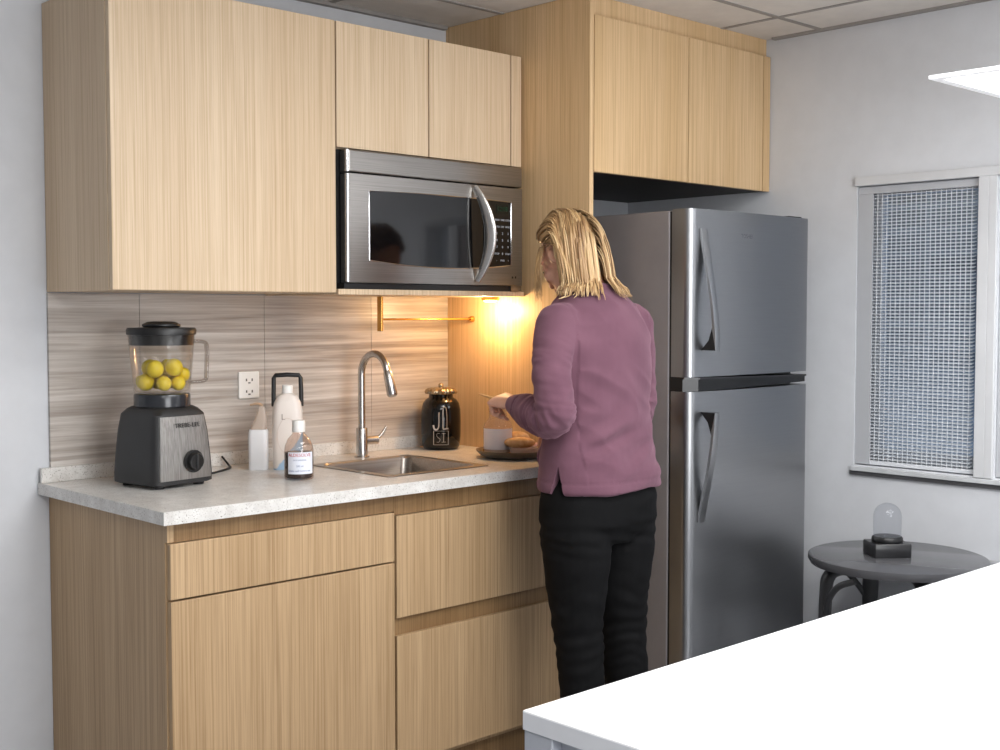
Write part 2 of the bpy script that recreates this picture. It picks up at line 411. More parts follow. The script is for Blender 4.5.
# countertop with sink cut-out
ct = thing('countertop', 'pale speckled quartz countertop with low upstand, holding the sink and blender', 'countertop', (.7,-.35,.868))
X0, X1, Y0, Y1 = -.03, 1.438, -.693, -.002; HX0, HX1, HY0, HY1 = .738, 1.092, -.562, -.208
mb = MB()
for z in (.868, .9):
    pass
O_ = [(X0,Y0),(X1,Y0),(X1,Y1),(X0,Y1)]; I_ = [(HX0,HY0),(HX1,HY0),(HX1,HY1),(HX0,HY1)]
vs = [(x,y,.9) for x,y in O_] + [(x,y,.9) for x,y in I_] + [(x,y,.868) for x,y in O_] + [(x,y,.868) for x,y in I_]
fs = []
for i in range(4):
    k = (i+1) % 4
    fs += [(i,k,4+k,4+i), (8+i,12+i,12+k,8+k), (i,8+i,8+k,k), (4+i,4+k,12+k,12+i)]
mb.add(vs, fs)
obj('slab', mb, QUARTZ, ct, bevel=.0012)
obj('upstand', MB().box(X0+.002, X1-.001, -.022, -.011, .9003, .940), QUARTZ, ct, bevel=.001)
# splashback
sp = MB()
for a, b_ in ((.004, .27), (.2715, .686), (.6875, 1.10), (1.1015, 1.438)): sp.box(a, b_, -.0105, -.001, .9005, 1.4135)
tag(obj('backsplash', sp, SPLASH, None, (.7,-.01,.9)), 'beige stone backsplash with horizontal streaks behind the counter', 'backsplash')
# upper wall cabinet
YU = -.385
t = thing('wall_cabinet', 'tall oak wall cabinet with one wide plain door, above the blender', 'cabinet', (.36,-.19,1.416))
obj('carcass', MB().box(.0045, .688, YU+.02, -.002, 1.416, 2.186), W_UP, t, bevel=.001)
door_with_bevel('door', .0045, .689, YU, YU+.0185, 1.416, 2.188, W_UP, t)
t = thing('wall_cabinet', 'short oak wall cabinet with two doors directly above the microwave', 'cabinet', (1.07,-.18,1.83))
obj('carcass', MB().box(.692, 1.438, YU+.02, -.002, 1.830, 2.186), W_UP, t, bevel=.001)
door_with_bevel('door', .691, 1.035, YU, YU+.0185, 1.8305, 2.188, W_UP, t)
door_with_bevel('door', 1.037, 1.381, YU, YU+.0185, 1.8305, 2.188, W_UP, t)
door_with_bevel('filler_strip', 1.383, 1.430, YU, YU+.0185, 1.8305, 2.188, W_UP, t)
obj('shelf', MB().box(.6915, 1.438, YU-.005, -.012, 1.412, 1.428), W_UP, t, bevel=.001)
# tall end panel
tag(obj('end_panel', MB().box(1.440, 1.458, -.675, -.0005, 0.0005, 2.344), W_TALL, None, (1.44,-.34,0), bevel=.001), 'floor to ceiling oak end panel between counter and refrigerator', 'panel')
# cabinet above the fridge
YG = -.675
t = thing('wall_cabinet', 'deep oak wall cabinet with two doors above the refrigerator', 'cabinet', (1.93,-.33,1.796))
obj('carcass', MB().box(1.4595, 2.408, YG+.02, -.002, 1.80, 2.285), plain('cabinet_underside', (34,29,25), .6), t)  # near-black carcass: the shade above the fridge is put into its colour
obj('fascia', MB().box(1.4595, 2.408, YG+.02, YG+.04, 2.2855, 2.3445), W_TALL, t)
door_with_bevel('door', 1.4605, 1.931, YG, YG+.0185, 1.796, 2.281, W_TALL, t)
door_with_bevel('door', 1.933, 2.363, YG, YG+.0185, 1.796, 2.281, W_TALL, t)
door_with_bevel('filler_strip', 2.365, 2.408, YG, YG+.0185, 1.796, 2.281, W_TALL, t)

# ------------------------------------------------------------------ microwave
YM = -.40
t = thing('microwave_oven', 'stainless steel built-in microwave with black glass door, under short cabinet', 'microwave', (1.06,-.2,1.43))
obj('body', MB().box(.698, 1.432, YM+.045, -.02, 1.4285, 1.8285), BLACKPL, t)
# steel front: vent strip + door with rounded window
def front_plate(x0, x1, z0, z1, hole, n=6):
    """plate with a rounded hole (list of x,z), radial quads"""
    mb = MB()
    outer = []
    cx, cz = (x0+x1)/2, (z0+z1)/2
    for (x, z) in hole:
        dx, dz = x-(hole[0][0]+0)*0-cx, z-cz
        s = min((x1-cx)/abs(dx) if dx > 0 else ((cx-x0)/abs(dx) if dx < 0 else 9), (z1-cz)/abs(dz) if dz > 0 else ((cz-z0)/abs(dz) if dz < 0 else 9))
        outer.append((cx+dx*s, cz+dz*s))
    n = len(hole)
    F = [(x, YM, z) for x, z in outer] + [(x, YM, z) for x, z in hole] + [(x, YM+.04, z) for x, z in outer] + [(x, YM+.006, z) for x, z in hole]
    fs = []
    for i in range(n):
        k = (i+1) % n
        fs += [(i, k, n+k, n+i), (i, 2*n+i, 2*n+k, k), (n+i, n+k, 3*n+k, 3*n+i)]
    mb.add(F, fs); return mb
def hole_poly(xl, xr, zt_l, zt_r, zb, sag, m_=24):
    pts = []
    for k in range(m_+1):
        u = k/m_; pts.append((xl+(xr-xl)*u, zb - sag*(1-(2*u-1)**2)))
    for k in range(1, 9): pts.append((xr, zb+(zt_r-zb)*k/8))
    for k in range(1, m_+1):
        u = k/m_; pts.append((xr+(xl-xr)*u, zt_r+(zt_l-zt_r)*u + .004*(1-(2*u-1)**2)))
    for k in range(1, 8): pts.append((xl, zt_l+(zb-zt_l)*k/8))
    return pts
XS = 1.268
hp = hole_poly(.795, 1.368, 1.713, 1.714, 1.512, .016)
# corner points so the outer outline stays square
def with_corners(h, x0, x1, z0, z1):
    cx, cz = (x0+x1)/2, (z0+z1)/2; extra = []
    for X_, Z_ in ((x0,z0),(x1,z0),(x1,z1),(x0,z1)):
        extra.append(math.atan2(Z_-cz, X_-cx))
    pts = [(math.atan2(z-cz, x-cx), x, z) for x, z in h]; pts.sort()
    for a in extra:
        for i in range(len(pts)):
            p, q = pts[i-1], pts[i]
            pa = p[0] if i else p[0]-2*PI
            if pa < a <= q[0]:
                u = (a-pa)/(q[0]-pa); dx, dz = math.cos(a), math.sin(a)
                x = p[1]+(q[1]-p[1])*u; z = p[2]+(q[2]-p[2])*u
                r = math.hypot(x-cx, z-cz); pts.append((a, cx+dx*r, cz+dz*r)); pts.sort(); break
    return [(x, z) for a, x, z in pts]
hp2 = with_corners(hp, .722, 1.418, 1.447, 1.759)
obj('door', front_plate(.722, 1.418, 1.447, 1.759, hp2), STEEL_M, t, bevel=0)
# rounded left edge and vent strip
obj('vent_strip', MB().box(.722, 1.418, YM, YM+.044, 1.763, 1.827), STEEL_M, t, bevel=.004)
mb = MB(); mb.tube([(.722, YM+.008, 1.449), (.722, YM+.008, 1.758)], .008, 16); mb.tube([(.722, YM+.008, 1.764), (.722, YM+.008, 1.826)], .008, 16)
obj('edge_trim', mb, CHROME, t, smooth=40)
hx = [p for p in hp]
mb = MB()
wl = [(x, z) for x, z in hp if x <= XS]
mb.prism(wl, 'y', YM+.003, YM+.02)
obj('window', mb, BLACKGL, t)
wr = [(x, z) for x, z in hp if x >= XS-.02]
mb = MB(); wr2 = hole_poly(XS+.002, 1.3675, 1.7145, 1.7135, 1.5065, .0, 8)
wr2 = [(x, z - (.003 if z < 1.51 else 0)*(1-(x-XS)/.1)) for x, z in wr2]
mb.prism(wr2, 'y', YM+.002, YM+.02)
cp = obj('control_panel', mb, BLACKGL, t)
mb = MB(); mb.tube([(x, YM-.0004, z) for x, z in hp] + [(hp[0][0], YM-.0004, hp[0][1])], .0016, 6)
obj('window_border', mb, CHROME, t)
# display and keys on the panel
vs, fs = text_verts('12:08', .020)
dm = MB().add([(1.332+p.x, YM+.0016-p.z, 1.690+p.y) for p in vs], fs)
obj('display', MB().box(1.305, 1.362, YM+.0012, YM+.003, 1.676, 1.704), plain('display_window', (14,26,20), .2), cp)
obj('display_digits', dm, emit('display_green', (38,86,54), .35), cp)
mb = MB()
rk = random.Random(3)
for r_, row in enumerate([('MENU','TIME','COOK'), ('AUTO','DEF','HOLD'), ('1','2','3'), ('4','5','6'), ('7','8','9'), ('STOP','0','START'), ('- ','PWR',' +')]):
    z = 1.655 - r_*.0215
    for c_, s_ in enumerate(row):
        vs, fs = text_verts(s_, .0105 if len(s_) == 1 else .0085)
        mb.add([(1.307+c_*.0245+p.x, YM+.0012-p.z, z+p.y) for p in vs], fs)
obj('key_lettering', mb, KEYS, cp)
mb = MB()
for x in (1.375, 1.384): mb.lathe([(.0025,0),(.0025,.001)], (0,0,0), 12)
mb = MB().box(1.372, 1.378, YM-.0006, YM+.001, 1.470, 1.476).box(1.386, 1.391, YM-.0006, YM+.001, 1.470, 1.477)
obj('badge', mb, BLACKPL, t)
# handle: bowed bar
pts = []
for k in range(17):
    u = k/16; z = 1.752-.292*u; bow = math.sin(PI*u)
    pts.append((1.205+.010*u+.024*bow, YM-.006-.040*bow**.8, z))
mb = MB().tube(pts, [.0065+.0060*math.sin(PI*k/16) for k in range(17)], 14, 2, flat=(.62,1.65))
obj('handle', mb, plain('handle_metal', (214,212,208), .22, 1, vary=.01), t, smooth=60)
# lower black lip
obj('bottom_lip', MB().box(.712, 1.40, YM+.01, YM+.05, 1.4287, 1.4455), BLACKPL, t)
obj('lamp_cover', MB().box(1.372, 1.418, YM+.004, YM+.05, 1.4287, 1.446), STEEL_M, t)

# ------------------------------------------------------------------ refrigerator
FX0, FX1, FZ = 1.58, 2.236, 1.675
FR = thing('refrigerator', 'tall stainless steel refrigerator with freezer door on top, beside the woman', 'refrigerator', (1.91,-.5,0))
obj('cabinet_body', MB().box(FX0, FX1-.004, -.878, -.06, .045, FZ-.004), STEEL_S, FR, bevel=.004)
obj('foot_grille', MB().box(FX0+.02, FX1-.02, -.86, -.80, .012, .07), BLACKPL, FR)
for sx in (FX0+.06, FX1-.06):
    for sy in (-.8, -.12): obj('foot', MB().lathe([(.02,0),(.02,.05)], (sx,sy,0), 16), BLACKPL, FR, smooth=40)
def fdoor(z0, z1, name):
    """slightly bowed door front with rounded vertical edges (plan outline extruded)"""
    pl = [(FX0, -.888)]
    r = .028
    for k in range(9):
        a = R(180+90*k/8); pl.append((FX0+r+r*math.cos(a), -.932+r*math.sin(a)))
    N = 14
    for k in range(1, N):
        u = k/N; pl.append((FX0+r+(FX1-FX0-2*r)*u, -.960-.008*math.sin(PI*u)))
    for k in range(9):
        a = R(270+90*k/8); pl.append((FX1-r+r*math.cos(a), -.932+r*math.sin(a)))
    pl.append((FX1, -.888))
    mb = MB().prism(pl, 'z', z0, z1)
    return obj(name, mb, STEEL_F, FR, smooth=50)
d1 = fdoor(1.163, FZ, 'freezer_door'); d2 = fdoor(.075, 1.118, 'door')
obj('hinge_cap', MB().box(FX1-.09, FX1-.01, -.93, -.80, FZ-.004, FZ+.008), BLACKPL, FR, bevel=.003)
obj('gasket', MB().box(FX0+.004, FX1-.006, -.889, -.8775, .08, FZ-.006), BLACKPL, FR)
# black band between the doors, thinner toward the hinge
mb = MB()
P = []
for k in range(17):
    u = k/16; x = FX0-.001+(FX1-.03-FX0)*u; yy = -.958-.008*math.sin(PI*u) if u > 0 else -.93
    P.append((x, yy, .022-.010*u))
mb.add([], [])
top = [(x, yy-.004, 1.1405+h) for x, yy, h in P]; bot = [(x, yy-.004, 1.1405-h*1.0) for x, yy, h in P]
tb = [(x, -.89, 1.1405+h) for x, yy, h in P]; bb = [(x, -.89, 1.1405-h) for x, yy, h in P]
mb.rings([[top[k], bot[k], bb[k], tb[k]] for k in range(17)])
obj('divider_band', mb, plain('band_black', (9,9,10), .3), FR)
mb = MB()
mb.rings([[(x, yy-.010, 1.1405+h), (x, yy-.010, 1.1405+h-.006), (x, yy, 1.1405+h-.006), (x, yy, 1.1405+h)] for x, yy, h in P])
obj('divider_lip', mb, plain('band_grey', (34,34,36), .3), FR)
# handles: flat bars that swell out of the door toward the split
def fhandle(z_end, z_split, door):
    rings = []
    N = 20
    for k in range(N+1):
        u = k/N; z = z_end+(z_split-z_end)*u
        out = .004+.050*math.sin(PI/2*u)**1.2; yb = -.962
        xc = FX0+.060+.004*u; w = .016-.004*u
        rings.append([(xc-w, yb-out, z), (xc+w*.4, yb-out-.003, z), (xc+w, yb-out, z), (xc+w*.9, yb-out+.010, z), (xc-w*.9, yb-out+.010, z)])
    mb = MB().rings(rings)
    o = obj('handle', mb, STEEL_F, door, smooth=45)
    zc_ = z_split
    s = 1 if z_end > z_split else -1
    mb = MB().prism([(-.962, zc_), (-1.016, zc_), (-1.010, zc_+s*.09), (-.99, zc_+s*.03)], 'x', FX0+.052, FX0+.072)
    obj('handle_socket', mb, BLACKPL, door)
fhandle(1.615, 1.245, d1); fhandle(.715, 1.055, d2)
vs, fs = text_verts('TOSHER', .018)
mb = MB().add([(1.86+p.x, -.9675-p.z, 1.600+p.y) for p in vs], fs)
obj('badge', mb, plain('badge_grey', (112,114,118), .35, .6), d1)

# ------------------------------------------------------------------ sink and tap
t = thing('sink', 'square stainless steel sink set into the counter', 'sink', (.915,-.385,.9))
SX0, SX1, SY0, SY1 = .722, 1.108, -.578, -.192
def sq(x0, x1, y0, y1, z, r): return [((x0+x1)/2+px, (y0+y1)/2+py, z) for px, py in rrect(x1-x0, y1-y0, r, 5)]
mb = MB()
mb.rings([sq(SX0,SX1,SY0,SY1,.9005,.01), sq(SX0,SX1,SY0,SY1,.903,.01), sq(SX0+.024,SX1-.024,SY0+.024,SY1-.024,.903,.03), sq(SX0+.028,SX1-.028,SY0+.028,SY1-.028,.897,.03),
          sq(SX0+.034,SX1-.034,SY0+.034,SY1-.034,.76,.04), sq(SX0+.06,SX1-.06,SY0+.06,SY1-.06,.735,.05), sq(.885,.945,-.415,-.355,.73,.02)], cap0=False, cap1=True)
obj('basin', mb, STEEL_S2, t, smooth=35)
obj('drain', MB().lathe([(.03,0),(.032,.004),(.018,.005),(.016,.001)], (.915,-.385,.7305), 24), CHROME, t, smooth=40)
t = thing('faucet', 'brushed steel gooseneck faucet standing behind the sink', 'faucet', (.965,-.135,.9))
obj('base', MB().lathe([(.024,0),(.024,.004),(.0185,.006),(.0180,.092),(.0165,.094)], (.965,-.135,.9003), 28), STEEL_K, t, smooth=40)
pts = [(.965,-.135,.99), (.965,-.135,1.06), (.965,-.135,1.12), (.965,-.135,1.165)]
for k in range(1, 13):
    a = R(180*k/12*.93); pts.append((.965, -.135-.066+.066*math.cos(a), 1.165+.066*math.sin(a)))
obj('spout', MB().tube(pts, .0115, 18, 2), STEEL_K, t, smooth=50)
e = Vector(pts[-1]); d = (e-Vector(pts[-2])).normalized()
obj('spray_head', MB().tube([e, e+d*.006, e+d*.02, e+d*.075, e+d*.082], [.0115,.0135,.0145,.0165,.0125], 20), STEEL_K, t, smooth=50)
lv = obj('lever_hub', MB().tube([(.978,-.135,.953), (.99,-.137,.953), (1.022,-.141,.953)], .014, 18), STEEL_K, t, smooth=40)
obj('lever', MB().tube([(1.018,-.141,.955), (1.035,-.145,.968), (1.052,-.150,.994)], [.006,.0055,.004], 10, 3), STEEL_K, lv, smooth=50)

# ------------------------------------------------------------------ blender appliance
BX, BY = .203, -.262
t = thing('countertop_blender', 'black and steel countertop blender with clear jar of yellow fruit', 'blender', (BX,BY,.9))
def bsec(s, z, r): return [(BX+px, BY+py, z) for px, py in rrect(2*s, 2*s, r, 6)]
mb = MB().rings([bsec(.090,.908,.026), bsec(.098,.912,.028), bsec(.0985,.935,.028), bsec(.0955,.985,.027), bsec(.090,1.05,.026), bsec(.084,1.092,.026), bsec(.074,1.106,.03), bsec(.066,1.112,.034)])
body = obj('motor_base', mb, CHARCOAL, t, smooth=35)
for sx in (-.065,.065):
    for sy in (-.065,.065): obj('foot', MB().lathe([(.014,0),(.016,.012)], (BX+sx,BY+sy,.9002), 16), BLACKPL, t, smooth=40)
# steel front plate, wraps the front
sec = []
for s, z in ((.0985,.922), (.0986,.938), (.0957,.985), (.0902,1.05), (.0848,1.088)):
    ring = []
    for px, py in rrect(2*s+.0012, 2*s+.0012, .027, 6):
        pass
    half = s-.018
    w = [(-s*.86, -s-.0016), (-s*.5, -s-.0026), (0, -s-.0028), (s*.5, -s-.0026), (s*.80, -s-.0016), (s*.80, -s+.006), (-s*.86, -s+.006)]
    sec.append([(BX+a, BY+b_, z) for a, b_ in w])
fp = obj('front_plate', MB().rings(sec), steel('blender_steel', (158,155,151), .40, 'z', streak=.12), t, smooth=35)
vs, fs = text_verts('TREBE-LEE', .0165, .0006, 1.08)
mb = MB().add([(BX+.006+p.x, BY-.0962-p.z+p.y*.10, 1.064+p.y) for p in vs], fs)
obj('lettering', mb, BLACKPL, fp)
kn = MB().tube([(BX+.020,BY-0.0990,.968), (BX+.020,BY-0.1060,.968)], .030, 32)
kn.tube([(BX+.020,BY-0.1060,.968), (BX+.020,BY-0.1170,.969), (BX+.020,BY-0.1190,.969)], [.024,.0225,.020], 32)
k_ = obj('knob', kn, BLACKPL, t, smooth=40)
mb = MB().box(BX+.017, BX+.023, BY-.122, BY-.1185, .950, .988); obj('pointer', mb, CHARCOAL, k_, bevel=.001)
obj('jar_collar', MB().lathe([(.066,0),(.074,.002),(.074,.03),(.0725,.034),(.060,.036)], (BX,BY,1.110), 40), plain('collar_dark', (40,42,46), .2, vary=.05), t, smooth=40)
# jar: open lathe, inner and outer wall
prof = [(.056,1.1465),(.0725,1.1468),(.0745,1.155),(.0875,1.302),(.0850,1.302),(.0720,1.157),(.0690,1.151),(.055,1.150)]
jar = obj('jar', MB().lathe([(r_, z-.9) for r_, z in prof], (BX,BY,.9), 56, True, True), JARGL, t, smooth=40)
hd = Vector((.95,-.31,0)).normalized()
hb = Vector((BX,BY,0))
hpts = [hb+hd*.083+Vector((0,0,1.283)), hb+hd*.118+Vector((0,0,1.280)), hb+hd*.126+Vector((0,0,1.262)), hb+hd*.124+Vector((0,0,1.20)), hb+hd*.118+Vector((0,0,1.176)), hb+hd*.076+Vector((0,0,1.172))]
obj('jar_handle', MB().tube(hpts, .0075, 12, 4, flat=(1.5,.7)), clear('handle_clear', (226,222,218), 1.45, .06, 2.2), jar, smooth=60)
lid = obj('lid', MB().lathe([(.080,-.028),(.0835,-.028),(.0850,-.001),(.0905,0),(.0915,.012),(.088,.018),(.06,.019)], (BX,BY,1.302), 48), BLACKPL, t, smooth=40)
obj('lid_cap', MB().lathe([(.046,0),(.050,.004),(.050,.008),(.036,.015),(.02,.016)], (BX,BY,1.321), 36), BLACKPL, lid, smooth=40)
t.rotation_euler = (0,0,R(9))
# fruit in the jar
FRUIT = NT('yellow_fruit_skin'); v = FRUIT.coord((1,1,1), 9)
FRUIT.base(FRUIT.ramp(FRUIT.noise(v, 60, 3), [(.3, (226,198,34)), (.7, (244,224,66))])); FRUIT.set(Roughness=.35); FRUIT.bump(FRUIT.noise(v, 300, 2), .15, .0006)
FRUIT = FRUIT.mat
proto = MB(); rr = .0228
proto.lathe([(.0005,-rr*1.02),(rr*.35,-rr*.96),(rr*.7,-rr*.72),(rr*.93,-rr*.36),(rr,0),(rr*.94,rr*.36),(rr*.72,rr*.72),(rr*.38,rr*.98),(rr*.16,rr*1.08),(.0008,rr*1.12)], (0,0,0), 24)
f0 = obj('yellow_fruit', proto, FRUIT, None, (0,0,0), smooth=180)
L = Vector((.7245,-.689,0)); D = Vector((-.689,-.7245,0))      # across the jar and toward the room
spots = [  # across, toward room, height, radius factor, tilt
 (-.035,.036,1.178,1,  'on the bottom of the jar, by the lettered side corner'),
 (.000,.047,1.199,1.02, 'in the middle of the front of the heap'),
 (.033,.028,1.203,1.03, 'high on the heap toward the jar handle'),
 (.021,.046,1.173,.86,  'smallest at the front of the jar bottom'),
 (.045,.022,1.172,.85,  'on the jar bottom below the handle'),
 (-.033,.010,1.212,.98, 'on top of the heap, away from the handle'),
 (.012,.002,1.215,.98,  'on top of the heap in the centre'),
 (-.050,.002,1.192,.9,  'against the jar wall away from the handle'),
 (.050,-.006,1.200,.85, 'against the jar wall under the handle root'),
 (-.010,.020,1.172,.9,  'half hidden on the jar bottom between larger fruit'),
 (-.022,-.030,1.175,1,  'behind the heap on the jar bottom near the wall side'),
 (.022,-.034,1.180,1,   'behind the heap toward the sink'),
]
P_ = [Vector((u, w, z)) for u, w, z, s, lab in spots]; S_ = [s*rr*1.03 for u, w, z, s, lab in spots]
for it in range(300):
    for i in range(len(P_)):
        for k in range(i):
            d = P_[i]-P_[k]; need = S_[i]+S_[k]+.001
            if d.length < need: d = d.normalized()*(need-d.length)*.5; P_[i] = P_[i]+d; P_[k] = P_[k]-d
        p = P_[i]; p.z = max(p.z-.0002, 1.152+S_[i]); lim = .0705+.0095*max(0,(p.z-1.157)/.145)*1.5-S_[i]
        h = math.hypot(p.x, p.y)
        if h > lim: p.x *= lim/h; p.y *= lim/h
spots = [(P_[i].x, P_[i].y, P_[i].z, sp_[3], sp_[4]) for i, sp_ in enumerate(spots)]
for i, (u, w, z, s, lab) in enumerate(spots):
    o = f0 if i == 0 else f0.copy()
    if i: COL.objects.link(o)
    p = Vector((BX,BY,0))+L*u+D*w; o.location = (p.x, p.y, z+.001); o.scale = (s,s,s)
    o.rotation_euler = (random.uniform(-.9,.9), random.uniform(-.9,.9), random.uniform(0,6))
    tag(o, 'yellow fruit in the blender, '+lab, 'fruit', 'yellow fruit in the blender jar')
# cord
tag(obj('power_cord', MB().tube([(BX+.105,BY+.045,.925),(.335,-.205,.908),(.39,-.185,.9048),(.45,-.150,.9048),(.50,-.110,.9048),(.527,-.060,.905),(.520,-.032,.93)], .0032, 10, 8), BLACKPL, None, (.4,-.1,.9), smooth=60),
    'thin black power cord trailing over the counter behind the blender', 'cord')
# wall socket
t = thing('wall_socket', 'white double power socket plate on the stone backsplash', 'socket', (.625,-.011,1.14))
obj('plate', MB().box(.590, .662, -.019, -.0108, 1.098, 1.180), WHPL, t, bevel=.003)
for zz in (1.155, 1.120):
    mb = MB()
    for dx, dz, w, h in ((-.010,0,.0022,.008), (.010,0,.0022,.008), (0,-.009,.004,.004)):
        mb.box(.626+dx-w/1, .626+dx+w/1, -.0196, -.0186, zz+dz-h/2, zz+dz+h/2)
    obj('socket_slots', mb, plain('slot_grey', (96,92,88), .6), t)

# ------------------------------------------------------------------ soap bottle, jug, medicine bottle
t = thing('soap_dispenser', 'small white dispenser bottle with slanted clear pump, below the socket', 'dispenser', (.557,-.175,.9))
mb = MB()
def ssec(w, d, z, r, c, rot): 
    M = Matrix.Rotation(rot, 3, 'Z'); return [tuple(M @ Vector((px,py,0)) + Vector((c[0],c[1],z))) for px, py in rrect(w, d, r, 4)]
C_ = (.557,-.175)
mb.rings([ssec(.052,.044,.9003,.012,C_,-.7), ssec(.055,.047,.905,.012,C_,-.7), ssec(.055,.047,1.012,.012,C_,-.7), ssec(.050,.042,1.019,.012,C_,-.7)])
obj('bottle', mb, plain('white_bottle', (226,226,228), .4, vary=.01), t, smooth=40)
mb = MB().rings([ssec(.046,.036,1.0192,.01,C_,-.7), ssec(.036,.028,1.045,.009,(.563,-.180),-.7), ssec(.022,.018,1.075,.006,(.565,-.182),-.7), ssec(.014,.012,1.087,.004,(.565,-.182),-.7)])
pu = obj('pump', mb, clear('pump_clear', (244,236,228), 1.35, .2, 1, (232,218,206), .38), t, smooth=40)
obj('nozzle', MB().tube([(.567,-.184,1.088), (.556,-.173,1.094), (.540,-.158,1.090)], [.0045,.004,.003], 10, 3), plain('nozzle_tan', (190,160,132), .4), pu, smooth=60)

JX, JY = .632, -.215; JR = -.62
t = thing('detergent_jug', 'white plastic jug with black loop handle and blue print, beside medicine bottle', 'jug', (JX,JY,.9))
m = NT('jug_print'); tc = m.n('ShaderNodeTexCoord'); sx = m.n('ShaderNodeSeparateXYZ'); m.l(tc.outputs['Object'], sx.inputs[0])
a_ = m.n('ShaderNodeMath', _operation='MULTIPLY_ADD'); a_.inputs[1].default_value = 1.6; m.l(sx.outputs[0], a_.inputs[0]); 
sub = m.n('ShaderNodeMath', _operation='MULTIPLY'); sub.inputs[1].default_value = -1.0; m.l(sx.outputs[2], sub.inputs[0]); m.l(sub.outputs[0], a_.inputs[2])
ng = m.noise(m.coord((1,1,1)), 40, 2)
ad = m.n('ShaderNodeMath', _operation='MULTIPLY_ADD'); ad.inputs[1].default_value = .02; m.l(ng, ad.inputs[0]); m.l(a_.outputs[0], ad.inputs[2])
msk = m.ramp(ad.outputs[0], [(0, (0,0,0)), (.0001, (0,0,0))])
rp = m.n('ShaderNodeMapRange'); rp.inputs['From Min'].default_value = -.068; rp.inputs['From Max'].default_value = -.063; m.l(ad.outputs[0], rp.inputs['Value'])
m.base(m.mix(rp.outputs[0], (228,218,210), (168,196,222))); m.set(Roughness=.42); JUG = m.mat
mb = MB(); c = (JX,JY)
mb.rings([ssec(w, d, z, r_, c, JR) for w, d, z, r_ in ((.080,.056,.9003,.014), (.086,.062,.906,.016), (.087,.062,.97,.018), (.089,.061,1.03,.020), (.087,.058,1.07,.022), (.079,.052,1.096,.022), (.062,.044,1.114,.020), (.036,.034,1.122,.015), (.030,.030,1.124,.0145))])
body = obj('body', mb, JUG, t, smooth=40)
obj('cap', MB().lathe([(.016,0),(.016,.020),(.014,.023)], (JX,JY,1.1242), 24), WHPL, t, smooth=40)
M = Matrix.Translation((JX,JY,0)) @ Matrix.Rotation(JR, 4, 'Z')
hp_ = [M @ Vector((x, 0, z)) for x, z in ((-.040,1.085), (-.040,1.12), (-.039,1.168), (-.034,1.176), (0,1.178), (.034,1.176), (.039,1.168), (.040,1.12), (.040,1.085))]
obj('handle', MB().tube(hp_, .0068, 10, 1, flat=(1,1)), BLACKPL, t, smooth=40)
vs, fs = text_verts('L', .024)
MF = M
mb = MB().add([MF @ Vector((-.012+p.x, -.0305-p.z, 1.055+p.y)) for p in vs], fs)
mb2 = MB().tube([MF @ Vector(((.029*math.cos(a)), -.0312, 1.0+.052*math.sin(a))) for a in [2*PI*k/28 for k in range(29)]], .0006, 6)
obj('lettering', mb, plain('print_grey', (140,124,116), .5), body)
obj('panel_line', mb2, plain('emboss', (206,190,180), .5), body)

MX, MY = .527, -.425
t = thing('medicine_bottle', 'small clear bottle of dark liquid with white cap and printed label', 'bottle', (MX,MY,.9))
bprof = [(.036,.0003),(.040,.004),(.0405,.012),(.0405,.078),(.038,.094),(.030,.112),(.021,.122),(.0165,.127),(.0165,.136)]
obj('bottle', MB().lathe(bprof, (MX,MY,.9), 40), clear('medicine_glass', (238,228,222), 1.45, .04, 1.6), t, smooth=50)
obj('liquid', MB().lathe([(.034,.004),(.0385,.008),(.0388,.075),(.0380,.0755)], (MX,MY,.9), 40), plain('dark_syrup', (44,26,28), .12), t, smooth=50)
obj('cap', MB().lathe([(.0175,.131),(.0180,.133),(.0180,.158),(.0165,.163),(.008,.164)], (MX,MY,.9), 32), WHPL, t, smooth=40)
def wrap(mb, vs, fs, c, r, ang0, z0):
    """lettering in XY wrapped on a cylinder of radius r about c, centred at angle ang0"""
    out = []
    for p in vs:
        a = ang0 + p.x/r; out.append((c[0]+(r+p.z)*math.cos(a), c[1]+(r+p.z)*math.sin(a), z0+p.y))
    return mb.add(out, fs)
def patch(c, r, a0, a1, z0, z1, n=20):
    mb = MB(); vs = []; fs = []
    for k in range(n+1):
        a = a0+(a1-a0)*k/n
        for rr_, zz in ((r,z0),(r,z1),(r+.0005,z0),(r+.0005,z1)): vs.append((c[0]+rr_*math.cos(a), c[1]+rr_*math.sin(a), zz))
    for k in range(n):
        b = 4*k; fs += [(b,b+4,b+5,b+1),(b+2,b+3,b+7,b+6),(b,b+2,b+6,b+4),(b+1,b+5,b+7,b+3)]
    fs += [(0,1,3,2),(4*n,4*n+2,4*n+3,4*n+1)]
    return mb.add(vs, fs)
AF = math.atan2(-.7245,-.689)     # toward the room
mc = (MX,MY)
lb = obj('label', patch(mc, .0408, AF-.62, AF+1.25, .918, .978), plain('label_paper', (222,226,236), .5, vary=.01), t, smooth=40)
mb = MB()
vs, fs = text_verts('ALDESOLVE', .0125, .0002); wrap(mb, vs, fs, mc, .0415, AF+.22, .970)
obj('red_lettering', mb, plain('ink_red', (176,46,52), .5), lb)
mb = MB()
for zz, s_ in ((.957,'oral solution'), (.940,'200 ml'), (.927,'shake well before use')):
    vs, fs = text_verts(s_, .0072, .0002); wrap(mb, vs, fs, mc, .0415, AF+.22, zz)
obj('small_lettering', mb, plain('ink_blue', (96,110,150), .5), lb)

